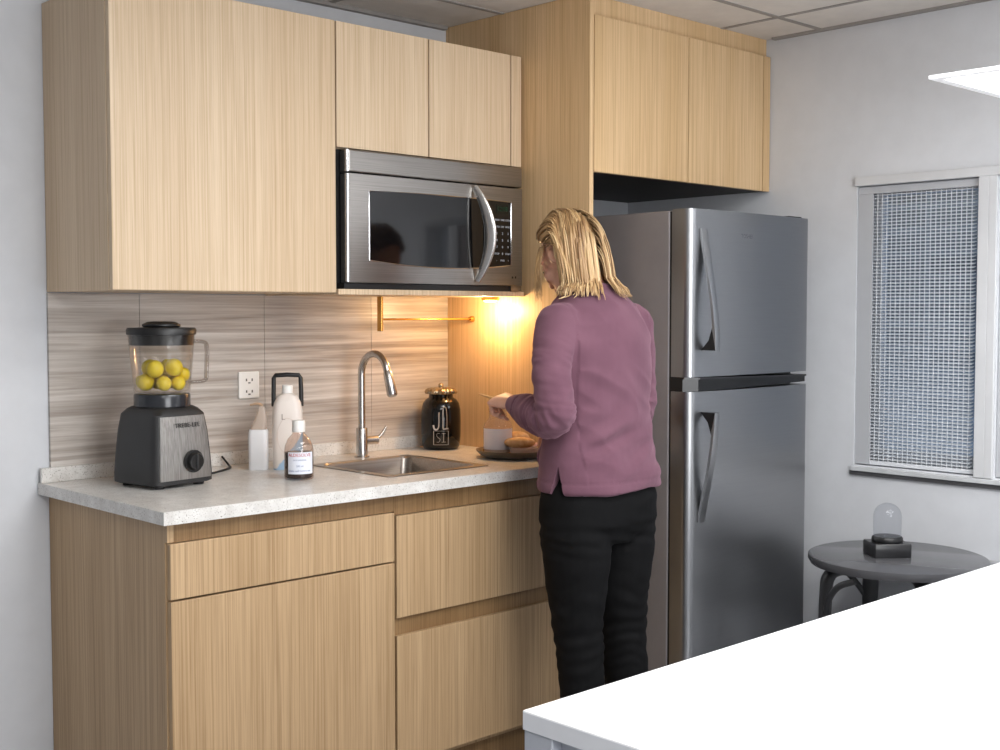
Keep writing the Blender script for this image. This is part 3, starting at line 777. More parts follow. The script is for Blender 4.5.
# ------------------------------------------------------------------ black jar
BJ = (1.312,-.118)
t = thing('storage_jar', 'glossy black storage jar with white lettering and scalloped metal lid', 'jar', (BJ[0],BJ[1],.9))
obj('body', MB().lathe([(.050,.0003),(.058,.003),(.0635,.014),(.0665,.05),(.0670,.10),(.0655,.135),(.061,.155),(.052,.168),(.042,.174),(.040,.186)], (BJ[0],BJ[1],.9), 48), plain('black_glaze', (9,9,10), .12, vary=.02), t, smooth=50)
prof = []
mb = MB(); n = 56
def scal(r, z, amp): return [(BJ[0]+(r+amp*math.cos(14*2*PI*j/n))*math.cos(2*PI*j/n), BJ[1]+(r+amp*math.cos(14*2*PI*j/n))*math.sin(2*PI*j/n), .9+z) for j in range(n)]
mb.rings([scal(.038,.1865,0), scal(.050,.187,.0035), scal(.0525,.192,.0042), scal(.050,.200,.003), scal(.042,.206,.0015), scal(.020,.209,0), scal(.008,.211,0), scal(.009,.217,0), scal(.004,.222,0)])
obj('lid', mb, plain('lid_bronze', (178,160,132), .25, .9, vary=.25), t, smooth=60)
GREYL = plain('jar_print', (196,192,188), .4)
def strokes(segs, r, wdt=.0022):
    mb = MB()
    for s_ in segs: mb.tube([(BJ[0]+r*math.cos(AF+u/r), BJ[1]+r*math.sin(AF+u/r), .9+z) for u, z in s_], wdt, 6, 4, flat=(1,.35))
    return mb
segs = [[(-.004,.128),(-.004,.095),(-.0055,.078),(-.012,.071),(-.019,.074),(-.022,.086)], [(.010,.142),(.009,.10),(.010,.074),(.018,.073),(.028,.073)], [(.010,.142),(.016,.146),(.021,.138),(.023,.110),(.023,.076)]]
obj('lettering', strokes(segs, .0668, .0036), GREYL, t, smooth=60)
bx_ = [[(-.022,.066),(.0,.066),(.028,.066)], [(.028,.066),(.028,.045),(.028,.020)], [(.028,.020),(.0,.020),(-.022,.020)], [(-.022,.020),(-.022,.045),(-.022,.066)],
       [(.0,.058),(-.009,.058),(-.011,.050),(-.006,.044),(.0,.038),(-.004,.029),(-.011,.029)], [(.006,.058),(.014,.058),(.019,.058)], [(.012,.058),(.012,.044),(.012,.029)], [(.006,.029),(.014,.029),(.019,.029)]]
obj('emblem', strokes(bx_, .0664, .0018), GREYL, t, smooth=60)

# ------------------------------------------------------------------ plate with food, glass jar
PX, PY = 1.318, -.462
tag(obj('plate', MB().lathe([(.080,.0003),(.090,.002),(.106,.010),(.118,.023),(.1185,.026),(.115,.0255),(.103,.013),(.097,.0078),(.02,.0075)], (PX,PY,.9), 56), plain('pewter_glaze', (98,88,76), .35, vary=.06), None, (PX,PY,.9), smooth=50),
    'round dark pewter plate on the counter in front of the woman', 'plate')
t = thing('glass_jar', 'clear glass jar with white label, standing on the dark plate', 'jar', (1.284,-.428,.908))
c = (1.284,-.428)
obj('jar', MB().lathe([(.040,.001),(.046,.005),(.047,.02),(.047,.088),(.044,.098),(.032,.114),(.028,.122),(.028,.140),(.030,.142),(.030,.148),(.026,.148)], (c[0],c[1],.908), 44), clear('jar_glass', (246,238,230), 1.45, .03, 1.6, (236,216,196), .12), t, smooth=50)
obj('label', patch(c, .0474, AF-1.25, AF+1.2, .928, .994), plain('jar_label', (236,228,230), .5, vary=.02), t, smooth=40)
obj('contents', MB().lathe([(.038,.006),(.044,.01),(.0445,.06),(.040,.064)], (c[0],c[1],.908), 32), plain('cream_contents', (232,214,198), .5), t, smooth=50)
# rolls
BREAD = NT('bread_crust'); v = BREAD.coord((1,1,1)); BREAD.base(BREAD.ramp(BREAD.noise(v, 45, 4), [(.3, (198,146,92)), (.55, (222,180,128)), (.75, (236,206,164))])); BREAD.set(Roughness=.6); BREAD.bump(BREAD.noise(v, 90, 3), .4, .002); BREAD = BREAD.mat
def roll(c, r, rot, label):
    mb = MB().ell((0,0,0), r, 28, 16); 
    mb.v = [tuple(Vector(p)*(1+.10*mnoise.noise(Vector(p)*40+Vector(c)*10))) for p in mb.v]
    mb.xf(Matrix.Translation(c) @ Matrix.Rotation(rot, 4, 'Z'))
    o = obj('bread_roll', mb, BREAD, None, c, smooth=180); return tag(o, label, 'bread', 'bread rolls on the dark plate')
roll((1.300,-.510,.951), (.050,.024,.018), -.75, 'golden bread roll at the front of the dark plate, on the wrapper')
roll((1.335,-.455,.960), (.048,.026,.020), -.3, 'golden bread roll behind the wrapper, leaning toward the glass jar')
# folded wrapper / tub under the rolls
mb = MB(); 
c_ = (1.308,-.522)
mb.rings([ssec(.080,.046,.914,.012,c_,-.78), ssec(.088,.052,.924,.012,c_,-.78), ssec(.092,.056,.938,.012,c_,-.78), ssec(.084,.048,.938,.010,c_,-.78), ssec(.076,.040,.926,.010,c_,-.78)])
tag(obj('food_tub', mb, clear('tub_clear', (250,240,234), 1.35, .15, 1, (240,222,212), .55), None, (c_[0],c_[1],.914), smooth=40), 'shallow translucent tub at the front of the dark plate', 'tub')
mb = MB(); c_ = (1.368,-.500)
for k in range(3):
    mb.box(-.030, .030, -.022, .022, .9125+.0105*k+.0002, .9125+.0105*(k+1)-.0006)
mb.xf(Matrix.Translation((c_[0],c_[1],0)) @ Matrix.Rotation(-.5, 4, 'Z'))
tag(obj('ham_slices', mb, plain('pink_ham', (222,178,166), .5, vary=.06), None, (c_[0],c_[1],.912), bevel=.003), 'stack of pale pink slices on the side of the plate nearest the end panel', 'food')

# ------------------------------------------------------------------ brass rail and cabinet lamp
t = thing('brass_rail', 'thin brass towel rail running under the microwave shelf', 'rail', (1.25,-.14,1.338))
obj('bar', MB().tube([(1.040,-.139,1.338), (1.436,-.139,1.338)], .0035, 12), BRASS, t, smooth=50)
obj('bracket', MB().box(1.034, 1.042, -.150, -.128, 1.300, 1.4115), BRASS, t, bevel=.001)
obj('end_knob', MB().tube([(1.424,-.139,1.338), (1.434,-.139,1.338), (1.4392,-.139,1.338)], [.008,.0105,.0105], 20), BRASS, t, smooth=50)
t = thing('puck_light', 'small glowing warm cabinet light under the microwave shelf by the end panel', 'light', (1.385,-.285,1.411))
obj('housing', MB().lathe([(.026,0),(.030,-.002),(.030,-.010),(.024,-.012)], (1.385,-.285,1.4115), 32), BRASS, t, smooth=40)
obj('lens', MB().lathe([(.023,0),(.021,-.004),(.010,-.005)], (1.385,-.285,1.3995), 32), emit('warm_glow', (255,196,110), 14), t, smooth=40)

# ------------------------------------------------------------------ white table
t = thing('white_table', 'large white table in front, with square grey legs', 'table', (.9,-2.5,0))
TX0, TX1, TY1, TY0 = -.106, 1.80, -1.948, -2.95
obj('tabletop', MB().box(TX0, TX1, TY0, TY1, .72, .75), WHITE, t, bevel=.002)
obj('edge_band', MB().box(TX0-.0006, TX0+.004, TY0+.002, TY1-.002, .7205, .7475), WEDGE, t)
for a in (TX0+.002, TX1-.062):
    for b_ in (TY1-.062, TY0+.002): obj('leg', MB().box(a, a+.06, b_, b_+.06, 0.0003, .7195), GREYLEG, t, bevel=.002)
mb = MB()
mb.box(TX0+.062, TX1-.062, TY1-.052, TY1-.022, .67, .7195); mb.box(TX0+.062, TX1-.062, TY0+.022, TY0+.052, .67, .7195)
mb.box(TX0+.022, TX0+.052, TY0+.062, TY1-.062, .67, .7195); mb.box(TX1-.052, TX1-.022, TY0+.062, TY1-.062, .67, .7195)
obj('apron', mb, GREYLEG, t, bevel=.001)

# ------------------------------------------------------------------ round side table and glass dome
SXc, SYc, ST = 2.130, -1.352, .60
t = thing('side_table', 'glossy dark grey round side table with bent legs, under the window', 'table', (SXc,SYc,0))
GT = plain('table_grey_gloss', (84,84,87), .16, vary=.02); GT2 = plain('table_dark', (48,48,50), .35, vary=.03)
obj('tabletop', MB().lathe([(.252,-.030),(.264,-.028),(.272,-.014),(.271,-.002),(.266,0)], (SXc,SYc,ST), 72), [GT], t, smooth=35)
for k, a in enumerate((R(140), R(230), R(320), R(50))):
    d = Vector((math.cos(a), math.sin(a), 0)); c = Vector((SXc,SYc,0))
    pts = [c+d*.10+Vector((0,0,.558)), c+d*.185+Vector((0,0,.556)), c+d*.218+Vector((0,0,.535)), c+d*.226+Vector((0,0,.48)), c+d*.232+Vector((0,0,.30)), c+d*.240+Vector((0,0,.012))]
    lg = obj('leg', MB().tube(pts, [.016,.02,.023,.023,.021,.016], 14, 5, flat=(1.2,.85)), GT2, t, smooth=60)
    sd = Vector((-d.y, d.x, 0))
    arc = [c+d*.222+Vector((0,0,.40)), c+(d*.235+sd*.05)+Vector((0,0,.47)), c+(d*.225+sd*.11)+Vector((0,0,.528)), c+(d*.19+sd*.16)+Vector((0,0,.556))]
    obj('curved_brace', MB().tube(arc, .010, 10, 5), GT2, lg, smooth=60)
mb = MB().tube([(SXc+.165*math.cos(2*PI*k/48), SYc+.165*math.sin(2*PI*k/48), .36) for k in range(49)], .012, 10)
obj('ring_stretcher', mb, GT2, t, smooth=60)
for a in (R(140), R(230), R(320), R(50)):
    d = Vector((math.cos(a), math.sin(a), 0)); c = Vector((SXc,SYc,.36)); obj('stretcher_arm', MB().tube([c+d*.16, c+d*.226], .009, 8), GT2, t, smooth=60)
DX, DY = 2.115, -1.325
t = thing('glass_dome', 'small clear glass dome on a square black base, on the round table', 'ornament', (DX,DY,ST))
mb = MB(); cc = (DX,DY)
mb.rings([ssec(.116,.100,ST+.0004,.004,cc,-.68), ssec(.118,.102,ST+.003,.004,cc,-.68), ssec(.118,.102,ST+.040,.004,cc,-.68), ssec(.114,.098,ST+.043,.004,cc,-.68)])
obj('plinth', mb, plain('dome_base_black', (34,34,36), .3), t, smooth=35)
obj('rim', MB().lathe([(.046,0),(.048,.003),(.047,.014),(.043,.018)], (DX,DY,ST+.0432), 40), BLACKPL, t, smooth=40)
dp = [(.042,.062),(.0425,.09),(.0425,.125)] + [(.0425*math.cos(R(a)), .125+.040*math.sin(R(a))) for a in (15,30,45,60,75,88)]
obj('dome', MB().lathe(dp, (DX,DY,ST), 40), DOME, t, smooth=60)
# small grey box low on the wall
o = obj('wall_box', MB().box(XR-.035, XR-.0008, -1.60, -1.483, .50, .572), plain('wall_box_grey', (150,151,154), .5), None, (XR,-1.54,.53), bevel=.003)
tag(o, 'small grey box on the wall just above the white table edge', 'box')
obj('end_cap', MB().box(XR-.036, XR-.001, -1.4828, -1.478, .499, .573), BLACKPL, o)

# ------------------------------------------------------------------ lights in the room
t = thing('pendant_panel_light', 'bright white square panel light hanging over the white table', 'light', (1.85,-2.07,1.95))
PX0, PX1, PY1, PY0 = 1.531, 2.15, -1.742, -2.36
obj('frame', MB().box(PX0, PX1, PY0, PY1, 1.9465, 1.956), emit('panel_frame', (236,236,238), .22), t, bevel=.001)
obj('diffuser', MB().box(PX0+.03, PX1-.03, PY0+.03, PY1-.03, 1.9452, 1.9464), emit('panel_diffuser', (250,252,255), 4.5), t)
for wx in (-.08, .08): obj('cable', MB().tube([(1.85+wx,-2.05,1.956), (1.85,-2.05,ZC-.011)], .0015, 8), STEEL_K, t)
obj('ceiling_cup', MB().lathe([(.04,0),(.045,.01)], (1.85,-2.05,ZC-.0105), 24), WHPL, t, smooth=40)

def ceiling_light(x, y, w, h, power, col=(.985,.99,1)):
    t = thing('ceiling_light', 'flush white ceiling light panel over the room', 'light', (x,y,ZC), 'flush ceiling light panels')
    obj('diffuser', MB().box(x-w/2, x+w/2, y-h/2, y+h/2, ZC-.016, ZC-.0031), emit('ceiling_diffuser', (255,253,248), 3.0), t)
    ld = bpy.data.lights.new('ceiling_lamp', 'AREA'); ld.shape = 'RECTANGLE'; ld.size = w; ld.size_y = h; ld.energy = power; ld.color = col
    lo = bpy.data.objects.new('ceiling_lamp', ld); COL.objects.link(lo); lo.location = (x,y,ZC-.02)
ceiling_light(.64, -2.085, 1.18, .58, 16)
ceiling_light(.64, -3.285, 1.18, .58, 18)
ceiling_light(-1.16, -3.285, 1.18, .58, 17)
ceiling_light(1.84, -3.285, .58, .58, 9)
pl = bpy.data.lights.new('cabinet_lamp', 'POINT'); pl.energy = 3.0; pl.color = (1,.66,.33); pl.shadow_soft_size = .02
po = bpy.data.objects.new('cabinet_lamp', pl); COL.objects.link(po); po.location = (1.365,-.285,1.365)
ld = bpy.data.lights.new('window_daylight', 'AREA'); ld.shape = 'RECTANGLE'; ld.size = 2.4; ld.size_y = 1.5; ld.energy = 84; ld.color = (.965,.98,1)  # added fill lamp behind the camera; no window is there
lo = bpy.data.objects.new('window_daylight', ld); COL.objects.link(lo); lo.location = (.15,-5.0,1.5); lo.rotation_euler = (R(90),0,R(-14))
w = bpy.data.worlds.new('sky'); scene.world = w; w.use_nodes = True
bg = w.node_tree.nodes['Background']; bg.inputs[0].default_value = (.74,.80,.9,1); bg.inputs[1].default_value = .9

# ------------------------------------------------------------------ the woman at the counter
PN = thing('person', 'woman in mauve sweater and black trousers facing the counter, head bent over the plate', 'person', (1.18,-.95,0))
CX = 1.18
def ering(cx, cy, a, b, z, n=40, ex=2.3):
    out = []
    for k in range(n):
        t = 2*PI*k/n; c, s_ = math.cos(t), math.sin(t)
        out.append((cx+a*math.copysign(abs(c)**(2/ex), c), cy+b*math.copysign(abs(s_)**(2/ex), s_), z))
    return out
# head frame: looks along +y (local), bent down and turned a little
HC = Vector((1.172,-.848,1.523))
HR = (Matrix.Rotation(R(-4), 4, 'Z') @ Matrix.Rotation(R(-30), 4, 'X'))
HM = Matrix.Translation(HC) @ HR
HR3 = HR.to_3x3()
L_SH, L_MID, L_EL, L_FA, L_WR = Vector((1.030,-.938,1.322)), Vector((.970,-.965,1.207)), Vector((.964,-.985,1.090)), Vector((.998,-.880,1.082)), Vector((1.036,-.750,1.100))
R_SH, R_MID, R_EL, R_FA, R_WR = Vector((1.330,-.938,1.322)), Vector((1.366,-.93,1.2)), Vector((1.372,-.915,1.065)), Vector((1.345,-.81,1.035)), Vector((1.325,-.715,1.045))

def hand(mb, wrist, fwd, up, side, flex, thumb=(25,20)):
    Yv = Vector(fwd).normalized(); Zv = Vector(up); Zv = (Zv - Yv*Zv.dot(Yv)).normalized(); Xv = Yv.cross(Zv)
    M = Matrix((Xv, Yv, Zv)).transposed().to_4x4(); M.translation = Vector(wrist)
    s0 = len(mb.v)
    rings = []
    for y_, a, b, xo in ((-.03,.023,.019,0),(0,.025,.018,0),(.025,.032,.018,.001),(.055,.038,.016,0),(.080,.039,.013,0),(.090,.035,.009,0)):
        rings.append([(xo*side+a*math.cos(2*PI*k/20), y_, b*math.sin(2*PI*k/20)) for k in range(20)])
    mb.rings(rings)
    tips = []
    F = (((.029,.080),(.041,.025,.020),.0090,4), ((.010,.084),(.044,.028,.021),.0092,1), ((-.010,.081),(.040,.026,.021),.0088,-2), ((-.028,.074),(.031,.020,.018),.0078,-6))
    for i, ((bx, by), seg, r, splay) in enumerate(F):
        p = Vector((bx*side, by, 0)); a = 0; pts = [p - Vector((0,.03,.001)), p]; rd = [r*1.05, r*1.08]
        sp_ = R(splay)*side
        for k, L_ in enumerate(seg):
            a += R(flex[i][k]); d = Vector((math.sin(sp_)*math.cos(a), math.cos(sp_)*math.cos(a), -math.sin(a)))
            p = p + d*L_; pts.append(p); rd.append(r*(1.0-.09*(k+1)))
        mb.capsule(pts, rd, 12, 3); tips.append(M @ p)
    p = Vector((.018*side, .018, -.006)); d = Vector((.72*side, .66, -.22)).normalized(); pts = [p, p+d*.040]; rd = [.0135, .0115]
    d = Vector((.25*side, .90, -.36)).normalized(); pts.append(pts[-1]+d*.032); rd.append(.0098)
    d = Vector((-.12*side, .94, -.22)).normalized(); pts.append(pts[-1]+d*.025); rd.append(.0078)
    mb.capsule(pts, rd, 12, 3); tips.append(M @ pts[-1])
    mb.xf(M, s0)
    return tips
# ---- body
mb = MB()
mb.rings([ering(CX,cy,a,b,z) for z, a, b, cy in ((.80,.150,.10,-.945),(.90,.155,.10,-.945),(1.0,.130,.092,-.94),(1.1,.128,.092,-.935),(1.2,.145,.1,-.932),(1.3,.155,.095,-.93),(1.36,.13,.075,-.928),(1.40,.075,.058,-.922))])
mb.capsule([(CX,-.925,1.36), (CX,-.912,1.41), (CX+.001,-.885,1.47)], [.062,.052,.050], 20, 4)
hs = len(mb.v)
mb.ell((0,-.010,.020), (.073,.094,.096), 28, 18)
mb.ell((0,.028,-.045), (.055,.060,.074), 24, 14)
mb.ell((0,.066,-.098), (.022,.020,.017)); mb.ell((0,.076,.024), (.050,.018,.016))
for s in (-1, 1):
    mb.ell((.036*s,.058,-.030), (.027,.026,.028)); mb.ell((.031*s,.0785,.001), (.0155,.011,.010)); mb.ell((.009*s,.101,-.036), (.008,.010,.007))
    mb.ell((.078*s,-.006,-.010), (.006,.014,.026), rot=Matrix.Rotation(-.3*s, 3, 'Z') @ Matrix.Rotation(-.2, 3, 'X')); mb.ell((.072*s,.004,-.012), (.008,.010,.016))
mb.capsule([(0,.086,.018), (0,.098,-.008), (0,.110,-.034)], [.008,.009,.0115], 14, 3)
mb.ell((0,.0885,-.0610), (.022,.011,.0062)); mb.ell((0,.0875,-.0715), (.019,.011,.0066))
mb.xf(HM, hs)
mb.capsule([L_SH, L_MID, L_EL, L_FA, L_WR], [.050,.043,.038,.035,.024], 18, 5)
mb.capsule([R_SH, R_MID, R_EL, R_FA, R_WR], [.050,.043,.038,.035,.024], 18, 5)
tl = hand(mb, L_WR, Vector((.22,.93,.10)), Vector((-.35,0,1)), 1, ((16,30,16),(52,66,40),(66,78,48),(74,82,50)))
tr = hand(mb, R_WR, Vector((.10,.86,-.38)), Vector((.15,.3,1)), -1, ((18,26,18),(22,30,20),(26,32,22),(30,34,24)))
for s in (-1, 1):
    x = CX+.088*s
    mb.capsule([(x,-.945,.84), (x,-.955,.66), (x,-.960,.48), (x,-.972,.33), (x,-.978,.09)], [.080,.075,.052,.050,.036], 20, 5)
    mb.capsule([(x,-.985,.055), (x+.006*s,-.90,.045), (x+.012*s,-.80,.032)], [.034,.036,.026], 16, 5)
me = remesh(mb, .0042, 3)
link_mesh('body', me, SKIN, PN, smooth=180)
# lashes, brows, lips
for s in (-1, 1):
  mb = MB(); mb.tube([HM @ Vector((.031*s+u*.014, .0885-.35*u*u*.012-abs(u)*.002, -.006-.003*(1-u*u))) for u in (-1,-.5,0,.5,1)], .0013, 6, 2)
  obj('eyelash', mb, plain('lash_brown', (48,34,26), .6), PN, smooth=60)
for s in (-1, 1):
  mb = MB(); mb.tube([HM @ Vector((s*x, y_, z)) for x, y_, z in ((.014,.0945,.027), (.030,.092,.032), (.047,.081,.028))], [.002,.0026,.001], 6, 4, flat=(.7,1.2))
  obj('eyebrow', mb, plain('brow_blonde', (140,104,66), .7), PN, smooth=60)
# ---- trousers
mb = MB()
mb.rings([ering(CX,cy,a,b,z) for z, a, b, cy in ((.72,.150,.098,-.948),(.78,.196,.126,-.950),(.84,.192,.126,-.952),(.90,.174,.114,-.948),(.97,.150,.100,-.944))])
for s in (-1, 1):
    x = CX+(.090 if s > 0 else .096)*s
    mb.ell((CX+.078*s,-.985,.835), (.088,.068,.092), 24, 14)
    mb.capsule([(x,-.950,.83), (x,-.955,.72), (x,-.958,.60), (x,-.962,.48), (x+.004,-.974,.33), (x+.008,-.978,.20), (x+.008,-.978,.075)], [.100,.100,.086,.071,.0645,.061,.0590], 26, 6)
me = remesh(mb, .0055, 5)
NRM = [v.normal.copy() for v in me.vertices]
for v, n in zip(me.vertices, NRM):
    p = v.co; side = 1 if p.x > CX else -1
    k = max(0, 1-abs(p.z-.47)/.20)
    f = .0020*k*math.sin(p.z*150 + 9*mnoise.noise(Vector((p.x*9,p.y*9,p.z*5+side))) + p.x*30*side)
    f += .0035*mnoise.noise(Vector((p.x*12, p.y*12, p.z*22)))
    k2 = max(0, 1-abs(p.z-.735)/.07)
    f += .0018*k2*math.sin(p.z*170+p.x*25+4*mnoise.noise(p*9))
    v.co = p + n*f
me.update()
tro = link_mesh('trousers', me, DENIM, PN, smooth=180)
mb = MB()
for s in (-1, 1):
    x = CX+.078*s
    for a, b_ in (((-.055,.905),(-.05,.80)), ((.055,.905),(.05,.80)), ((-.05,.80),(0,.785)), ((.05,.80),(0,.785)), ((-.055,.905),(.055,.905))):
        pass
for s in (-1, 1):
    x = CX+.088*s
    sh = MB()
    sec = []
    for y_, w, h, zc_ in ((-1.055,.020,.020,.035),(-1.045,.034,.045,.045),(-1.0,.040,.05,.050),(-.93,.042,.042,.043),(-.86,.046,.032,.033),(-.80,.043,.025,.026),(-.765,.028,.018,.020),(-.755,.012,.010,.018)):
        sec.append([(x+.01*s*(y_+1.0)*2+w*math.cos(2*PI*k/20), y_, max(.0008, zc_+h*math.sin(2*PI*k/20))) for k in range(20)])
    sh.rings(sec)
    obj('shoe', sh, plain('shoe_black', (24,24,26), .45), PN, smooth=60)
# ---- sweater
mb = MB()
mb.rings([ering(CX,cy,a,b,z,48) for z, a, b, cy in ((.866,.192,.134,-.955),(.88,.194,.136,-.955),(.92,.190,.134,-.954),(1.0,.176,.120,-.945),(1.1,.172,.116,-.940),(1.2,.178,.120,-.937),(1.28,.182,.120,-.935),(1.335,.166,.107,-.932),(1.375,.136,.092,-.928),(1.408,.096,.078,-.922),(1.425,.068,.062,-.916),(1.437,.062,.056,-.912))])
mb.capsule([L_SH, L_MID, L_EL, L_FA, L_FA.lerp(L_WR,.50), L_FA.lerp(L_WR,.82)], [.066,.051,.053,.050,.042,.033], 24, 6)
mb.capsule([R_SH, R_MID, R_EL, R_FA, R_FA.lerp(R_WR,.55), R_FA.lerp(R_WR,.93)], [.066,.053,.053,.050,.044,.034], 24, 6)
me = remesh(mb, .0050, 6)
def seg_param(p, pts):
    best = (9, 0, 0); acc = 0
    for a, b in zip(pts[:-1], pts[1:]):
        d = b-a; L_ = d.length; u = max(0, min(1, (p-a).dot(d)/(L_*L_))); q = a+d*u; e_ = (p-q).length
        if e_ < best[0]: best = (e_, acc+u*L_, 0)
        acc += L_
    return best[0], best[1], acc
LA = [L_SH, L_MID, L_EL, L_FA, L_WR]; RA = [R_SH, R_MID, R_EL, R_FA, R_WR]
NRM = [v.normal.copy() for v in me.vertices]
for v, n in zip(me.vertices, NRM):
    p = v.co; f = 0
    for A in (LA, RA):
        e_, s, tot = seg_param(p, A)
        if e_ < .066 and s > .06 and (p.x < 1.015 or p.x > 1.345 or p.y > -.82):
            w = math.exp(-((s-.29)/.085)**2) + .25*math.exp(-((s-.12)/.06)**2)
            cuff = 1 if s < tot-.075 else 0
            b = max(0, min(1, (s-.22)/.07))
            c1 = 1-2.2*abs(mnoise.noise(Vector((p.x*11+3, p.y*11, p.z*46+p.x*14)))); c2 = 1-2.2*abs(mnoise.noise(Vector((p.x*11+7, p.y*40, p.z*20-p.y*12))))
            f += cuff*w*.0095*(c1*(1-b)+c2*b)
            if not cuff and s < tot-.068: f -= .003
    body = 1 if 1.03 < p.x < 1.34 else .4
    lowk = max(0, 1-abs(p.z-1.0)/.16)
    f += body*lowk*.018*mnoise.noise(Vector((p.x*5+p.z*9, p.y*5, p.z*24-p.x*12)))
    f += body*.0055*(1-2*abs(mnoise.noise(Vector((p.x*6+4, p.y*6, p.z*15+p.x*8)))))
    f += body*.004*mnoise.noise(Vector((p.x*9, p.y*9, p.z*7)))
    # ribbed hem line and neckline
    if .893 < p.z < .899: f -= .0015
    v.co = p + n*f
me.update()
# side slit cut out of the hem
t1 = bpy.data.objects.new('tmp1', me); COL.objects.link(t1)
wm = MB().prism([(-.972,.945), (-1.014,.80), (-.926,.80)], 'x', .90, 1.075)
wme = bpy.data.meshes.new('tmpw'); wme.from_pydata(wm.v, [], wm.f)
bm = bmesh.new(); bm.from_mesh(wme); bmesh.ops.recalc_face_normals(bm, faces=bm.faces); bm.to_mesh(wme); bm.free()
t2 = bpy.data.objects.new('tmp2', wme); COL.objects.link(t2)
bo = t1.modifiers.new('b', 'BOOLEAN'); bo.operation = 'DIFFERENCE'; bo.solver = 'FAST'; bo.object = t2
dg = bpy.context.evaluated_depsgraph_get(); dg.update()
me2 = bpy.data.meshes.new_from_object(t1.evaluated_get(dg))
bpy.data.objects.remove(t1); bpy.data.objects.remove(t2)
link_mesh('sweater', me2, KNIT, PN, smooth=50)
# ---- hair: strands combed back from the face, falling over skull, neck and shoulders
rh = random.Random(11)
SK_C = HM @ Vector((0,-.010,.020)); SK_R = Vector((.073,.094,.096)); INV = HR3.inverted()
def push(p, grow):
    q = INV @ (p-SK_C); r = SK_R+Vector((grow,grow,grow)); k = math.sqrt((q.x/r.x)**2+(q.y/r.y)**2+(q.z/r.z)**2)
    if k < 1: p = SK_C + HR3 @ (q/k)
    # jaw and cheek
    a = HM @ Vector((0,.020,-.045)); q = INV @ (p-a); r = Vector((.062+grow,.060,.075)); k = math.sqrt((q.x/r.x)**2+(q.y/r.y)**2+(q.z/r.z)**2)
    if k < 1: p = a + HR3 @ (q/k)
    # neck
    a, b = Vector((CX,-.925,1.36)), Vector((CX,-.885,1.47)); u = max(0, min(1, (p-a).dot(b-a)/(b-a).length_squared)); q = a+(b-a)*u; d = p-q
    if 1e-6 < d.length < .056+grow: p = q + d.normalized()*(.056+grow)
    # shoulders and back
    for z, A, B, cy in ((1.28,.182,.120,-.935),(1.335,.172,.108,-.932),(1.375,.142,.090,-.928),(1.405,.100,.074,-.922),(1.425,.070,.062,-.916)):
        if abs(p.z-z) < .027:
            k = math.sqrt(((p.x-CX)/(A+.006+grow*.5))**2+((p.y-cy)/(B+.006+grow*.5))**2)
            if 1e-4 < k < 1: p = Vector((CX+(p.x-CX)/k, cy+(p.y-cy)/k, p.z))
    return p
mb = MB(); cols = []
def add_strand(pts, rad, tone, tt):
    s0 = len(mb.v); mb.tube(pts, rad, 6, 1, flat=(1.5,.6))
    for i in range(len(pts)): cols.extend([(tone, tt[i])]*6)
def hairline(q):
    """q: unit direction in the head frame; True where hair grows"""
    if q.z > .86: return True
    if q.y > .62: return False
    if q.y > .12: return q.z > .16 + .75*(q.y-.12)
    if q.y > -.15: return q.z > .02
    return q.z > -.62
N = 0
while N < 1300:
    q = Vector((rh.gauss(0,1), rh.gauss(0,1), rh.gauss(0,1)+.35)).normalized()
    if not hairline(q): continue
    N += 1
    grow = .004+.013*rh.random()
    p = SK_C + HR3 @ Vector((q.x*(SK_R.x+grow*.6), q.y*(SK_R.y+grow*.6), q.z*(SK_R.z+grow*.6)))
    side = 1 if q.x >= 0 else -1
    v = HR3 @ Vector((side*(.26+.25*rh.random())*(1 if abs(q.x) < .6 else .5), -.9 if q.y > -.3 else -.25, .15 if q.y > .2 else -.4))
    v.normalize()
    zend = 1.398+.040*rh.random()+.030*abs(q.x)
    if q.y > .0: zend = 1.425+.05*rh.random()
    pts = [p]; step = .014; fwd = (rh.random()-.5)*.10
    for i in range(34):
        g = Vector((fwd*.4, -.16 if p.z > 1.47 else -.05, -1))
        q2 = INV @ (p-SK_C)
        if q2.y > -.02 and p.z > 1.50: g = g*.25 + (HR3 @ Vector((0,-1,0)))*.9      # comb back past the face and ears
        v = (v*.62+g.normalized()*.38).normalized(); pn = push(p+v*step, grow)
        d = pn-p
        if d.length < .002: break
        d.normalize(); p = push(p+d*step, grow); v = d; pts.append(p)
        if p.z < zend: break
    if len(pts) < 5: continue
    n = len(pts); r0 = .0020+.0013*rh.random()
    rad = [r0*(.7 if i == 0 else 1)*(1 if i < n-4 else (.85,.6,.4,.15)[i-(n-4)]) for i in range(n)]
    tone = min(1, max(0, rh.gauss(.60,.19)))
    add_strand(pts, rad, tone, [i/(n-1) for i in range(n)])
# a few loose strands beside the cheek
for k in range(16):
    p = HM @ Vector((-.071, .012+.034*rh.random(), .036+.012*rh.random()))
    pts = [p, p+Vector((-.010,.002,-.03)), p+Vector((-.012,.002+.01*rh.random(),-.07)), p+Vector((-.008+.008*rh.random(),.004+.01*rh.random(),-.105)), p+Vector((-.010+.01*rh.random(),.004,-.135-.02*rh.random()))]
    p2, r2 = spline(pts, [.0016,.0018,.0016,.0012,.0004], 4)
    add_strand(p2, r2, .45+.3*rh.random(), [i/(len(p2)-1) for i in range(len(p2))])
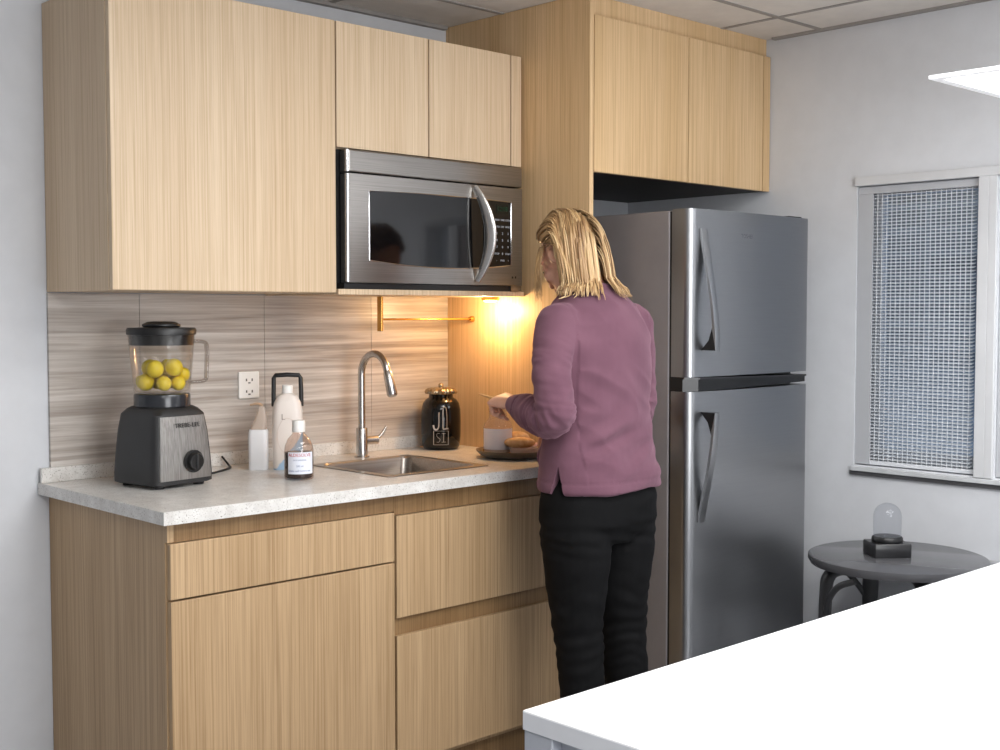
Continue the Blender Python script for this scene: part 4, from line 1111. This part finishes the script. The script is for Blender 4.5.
# scalp cap
n_, m_ = 36, 24; vs = []; fs = []; idx = {}
for i in range(m_+1):
    th = PI*i/m_
    for j in range(n_):
        q = Vector((math.sin(th)*math.cos(2*PI*j/n_), math.sin(th)*math.sin(2*PI*j/n_), math.cos(th)))
        vs.append((q, SK_C + HR3 @ Vector((q.x*(SK_R.x+.0035), q.y*(SK_R.y+.0035), q.z*(SK_R.z+.0035)))))
for i in range(m_):
    for j in range(n_):
        f = (i*n_+j, i*n_+(j+1)%n_, (i+1)*n_+(j+1)%n_, (i+1)*n_+j)
        if all(hairline(vs[k][0]) for k in f): fs.append(f)
mb.add([p for q, p in vs], fs); cols.extend([(.25, .12)]*len(vs))
ho = obj('hair', mb, HAIR, PN, smooth=180)
ca = ho.data.color_attributes.new('strand', 'FLOAT_COLOR', 'POINT')
for i, (a, b) in enumerate(cols): ca.data[i].color = (a, b, 0, 1)
# stick held between thumb and index finger
e = tl[0]*.5+tl[4]*.5 + Vector((0,0,.004)); d = Vector((-.30,.95,.03)).normalized()
tag(obj('wooden_stick', MB().tube([e-d*.04+Vector((0,0,.001)), e, e+d*.045+Vector((0,0,.010)), e+d*.095+Vector((0,0,.020))], [.0035,.0048,.0050,.0022], 10, 3), plain('pale_wood_stick', (206,164,112), .5), None, tuple(e), smooth=60),
    'short pale wooden stick held between the fingers of the woman', 'stick')


# ------------------------------------------------------------------ camera
cd = bpy.data.cameras.new('camera'); cd.sensor_width = 36; cd.lens = 1243.06*36/1000; cd.clip_start = .02
co = bpy.data.objects.new('camera', cd); COL.objects.link(co)
co.location = (-1.43,-3.29,1.362); co.rotation_euler = (R(90-2.904), 0, R(46.43-90))
scene.camera = co
scene.view_settings.view_transform = 'Standard'; scene.view_settings.look = 'None'; scene.view_settings.exposure = .30
scene.cycles.use_denoising = True
scene.cycles.max_bounces = 8; scene.cycles.transparent_max_bounces = 24; scene.cycles.caustics_reflective = False; scene.cycles.caustics_refractive = False
scene.cycles.sample_clamp_indirect = 6
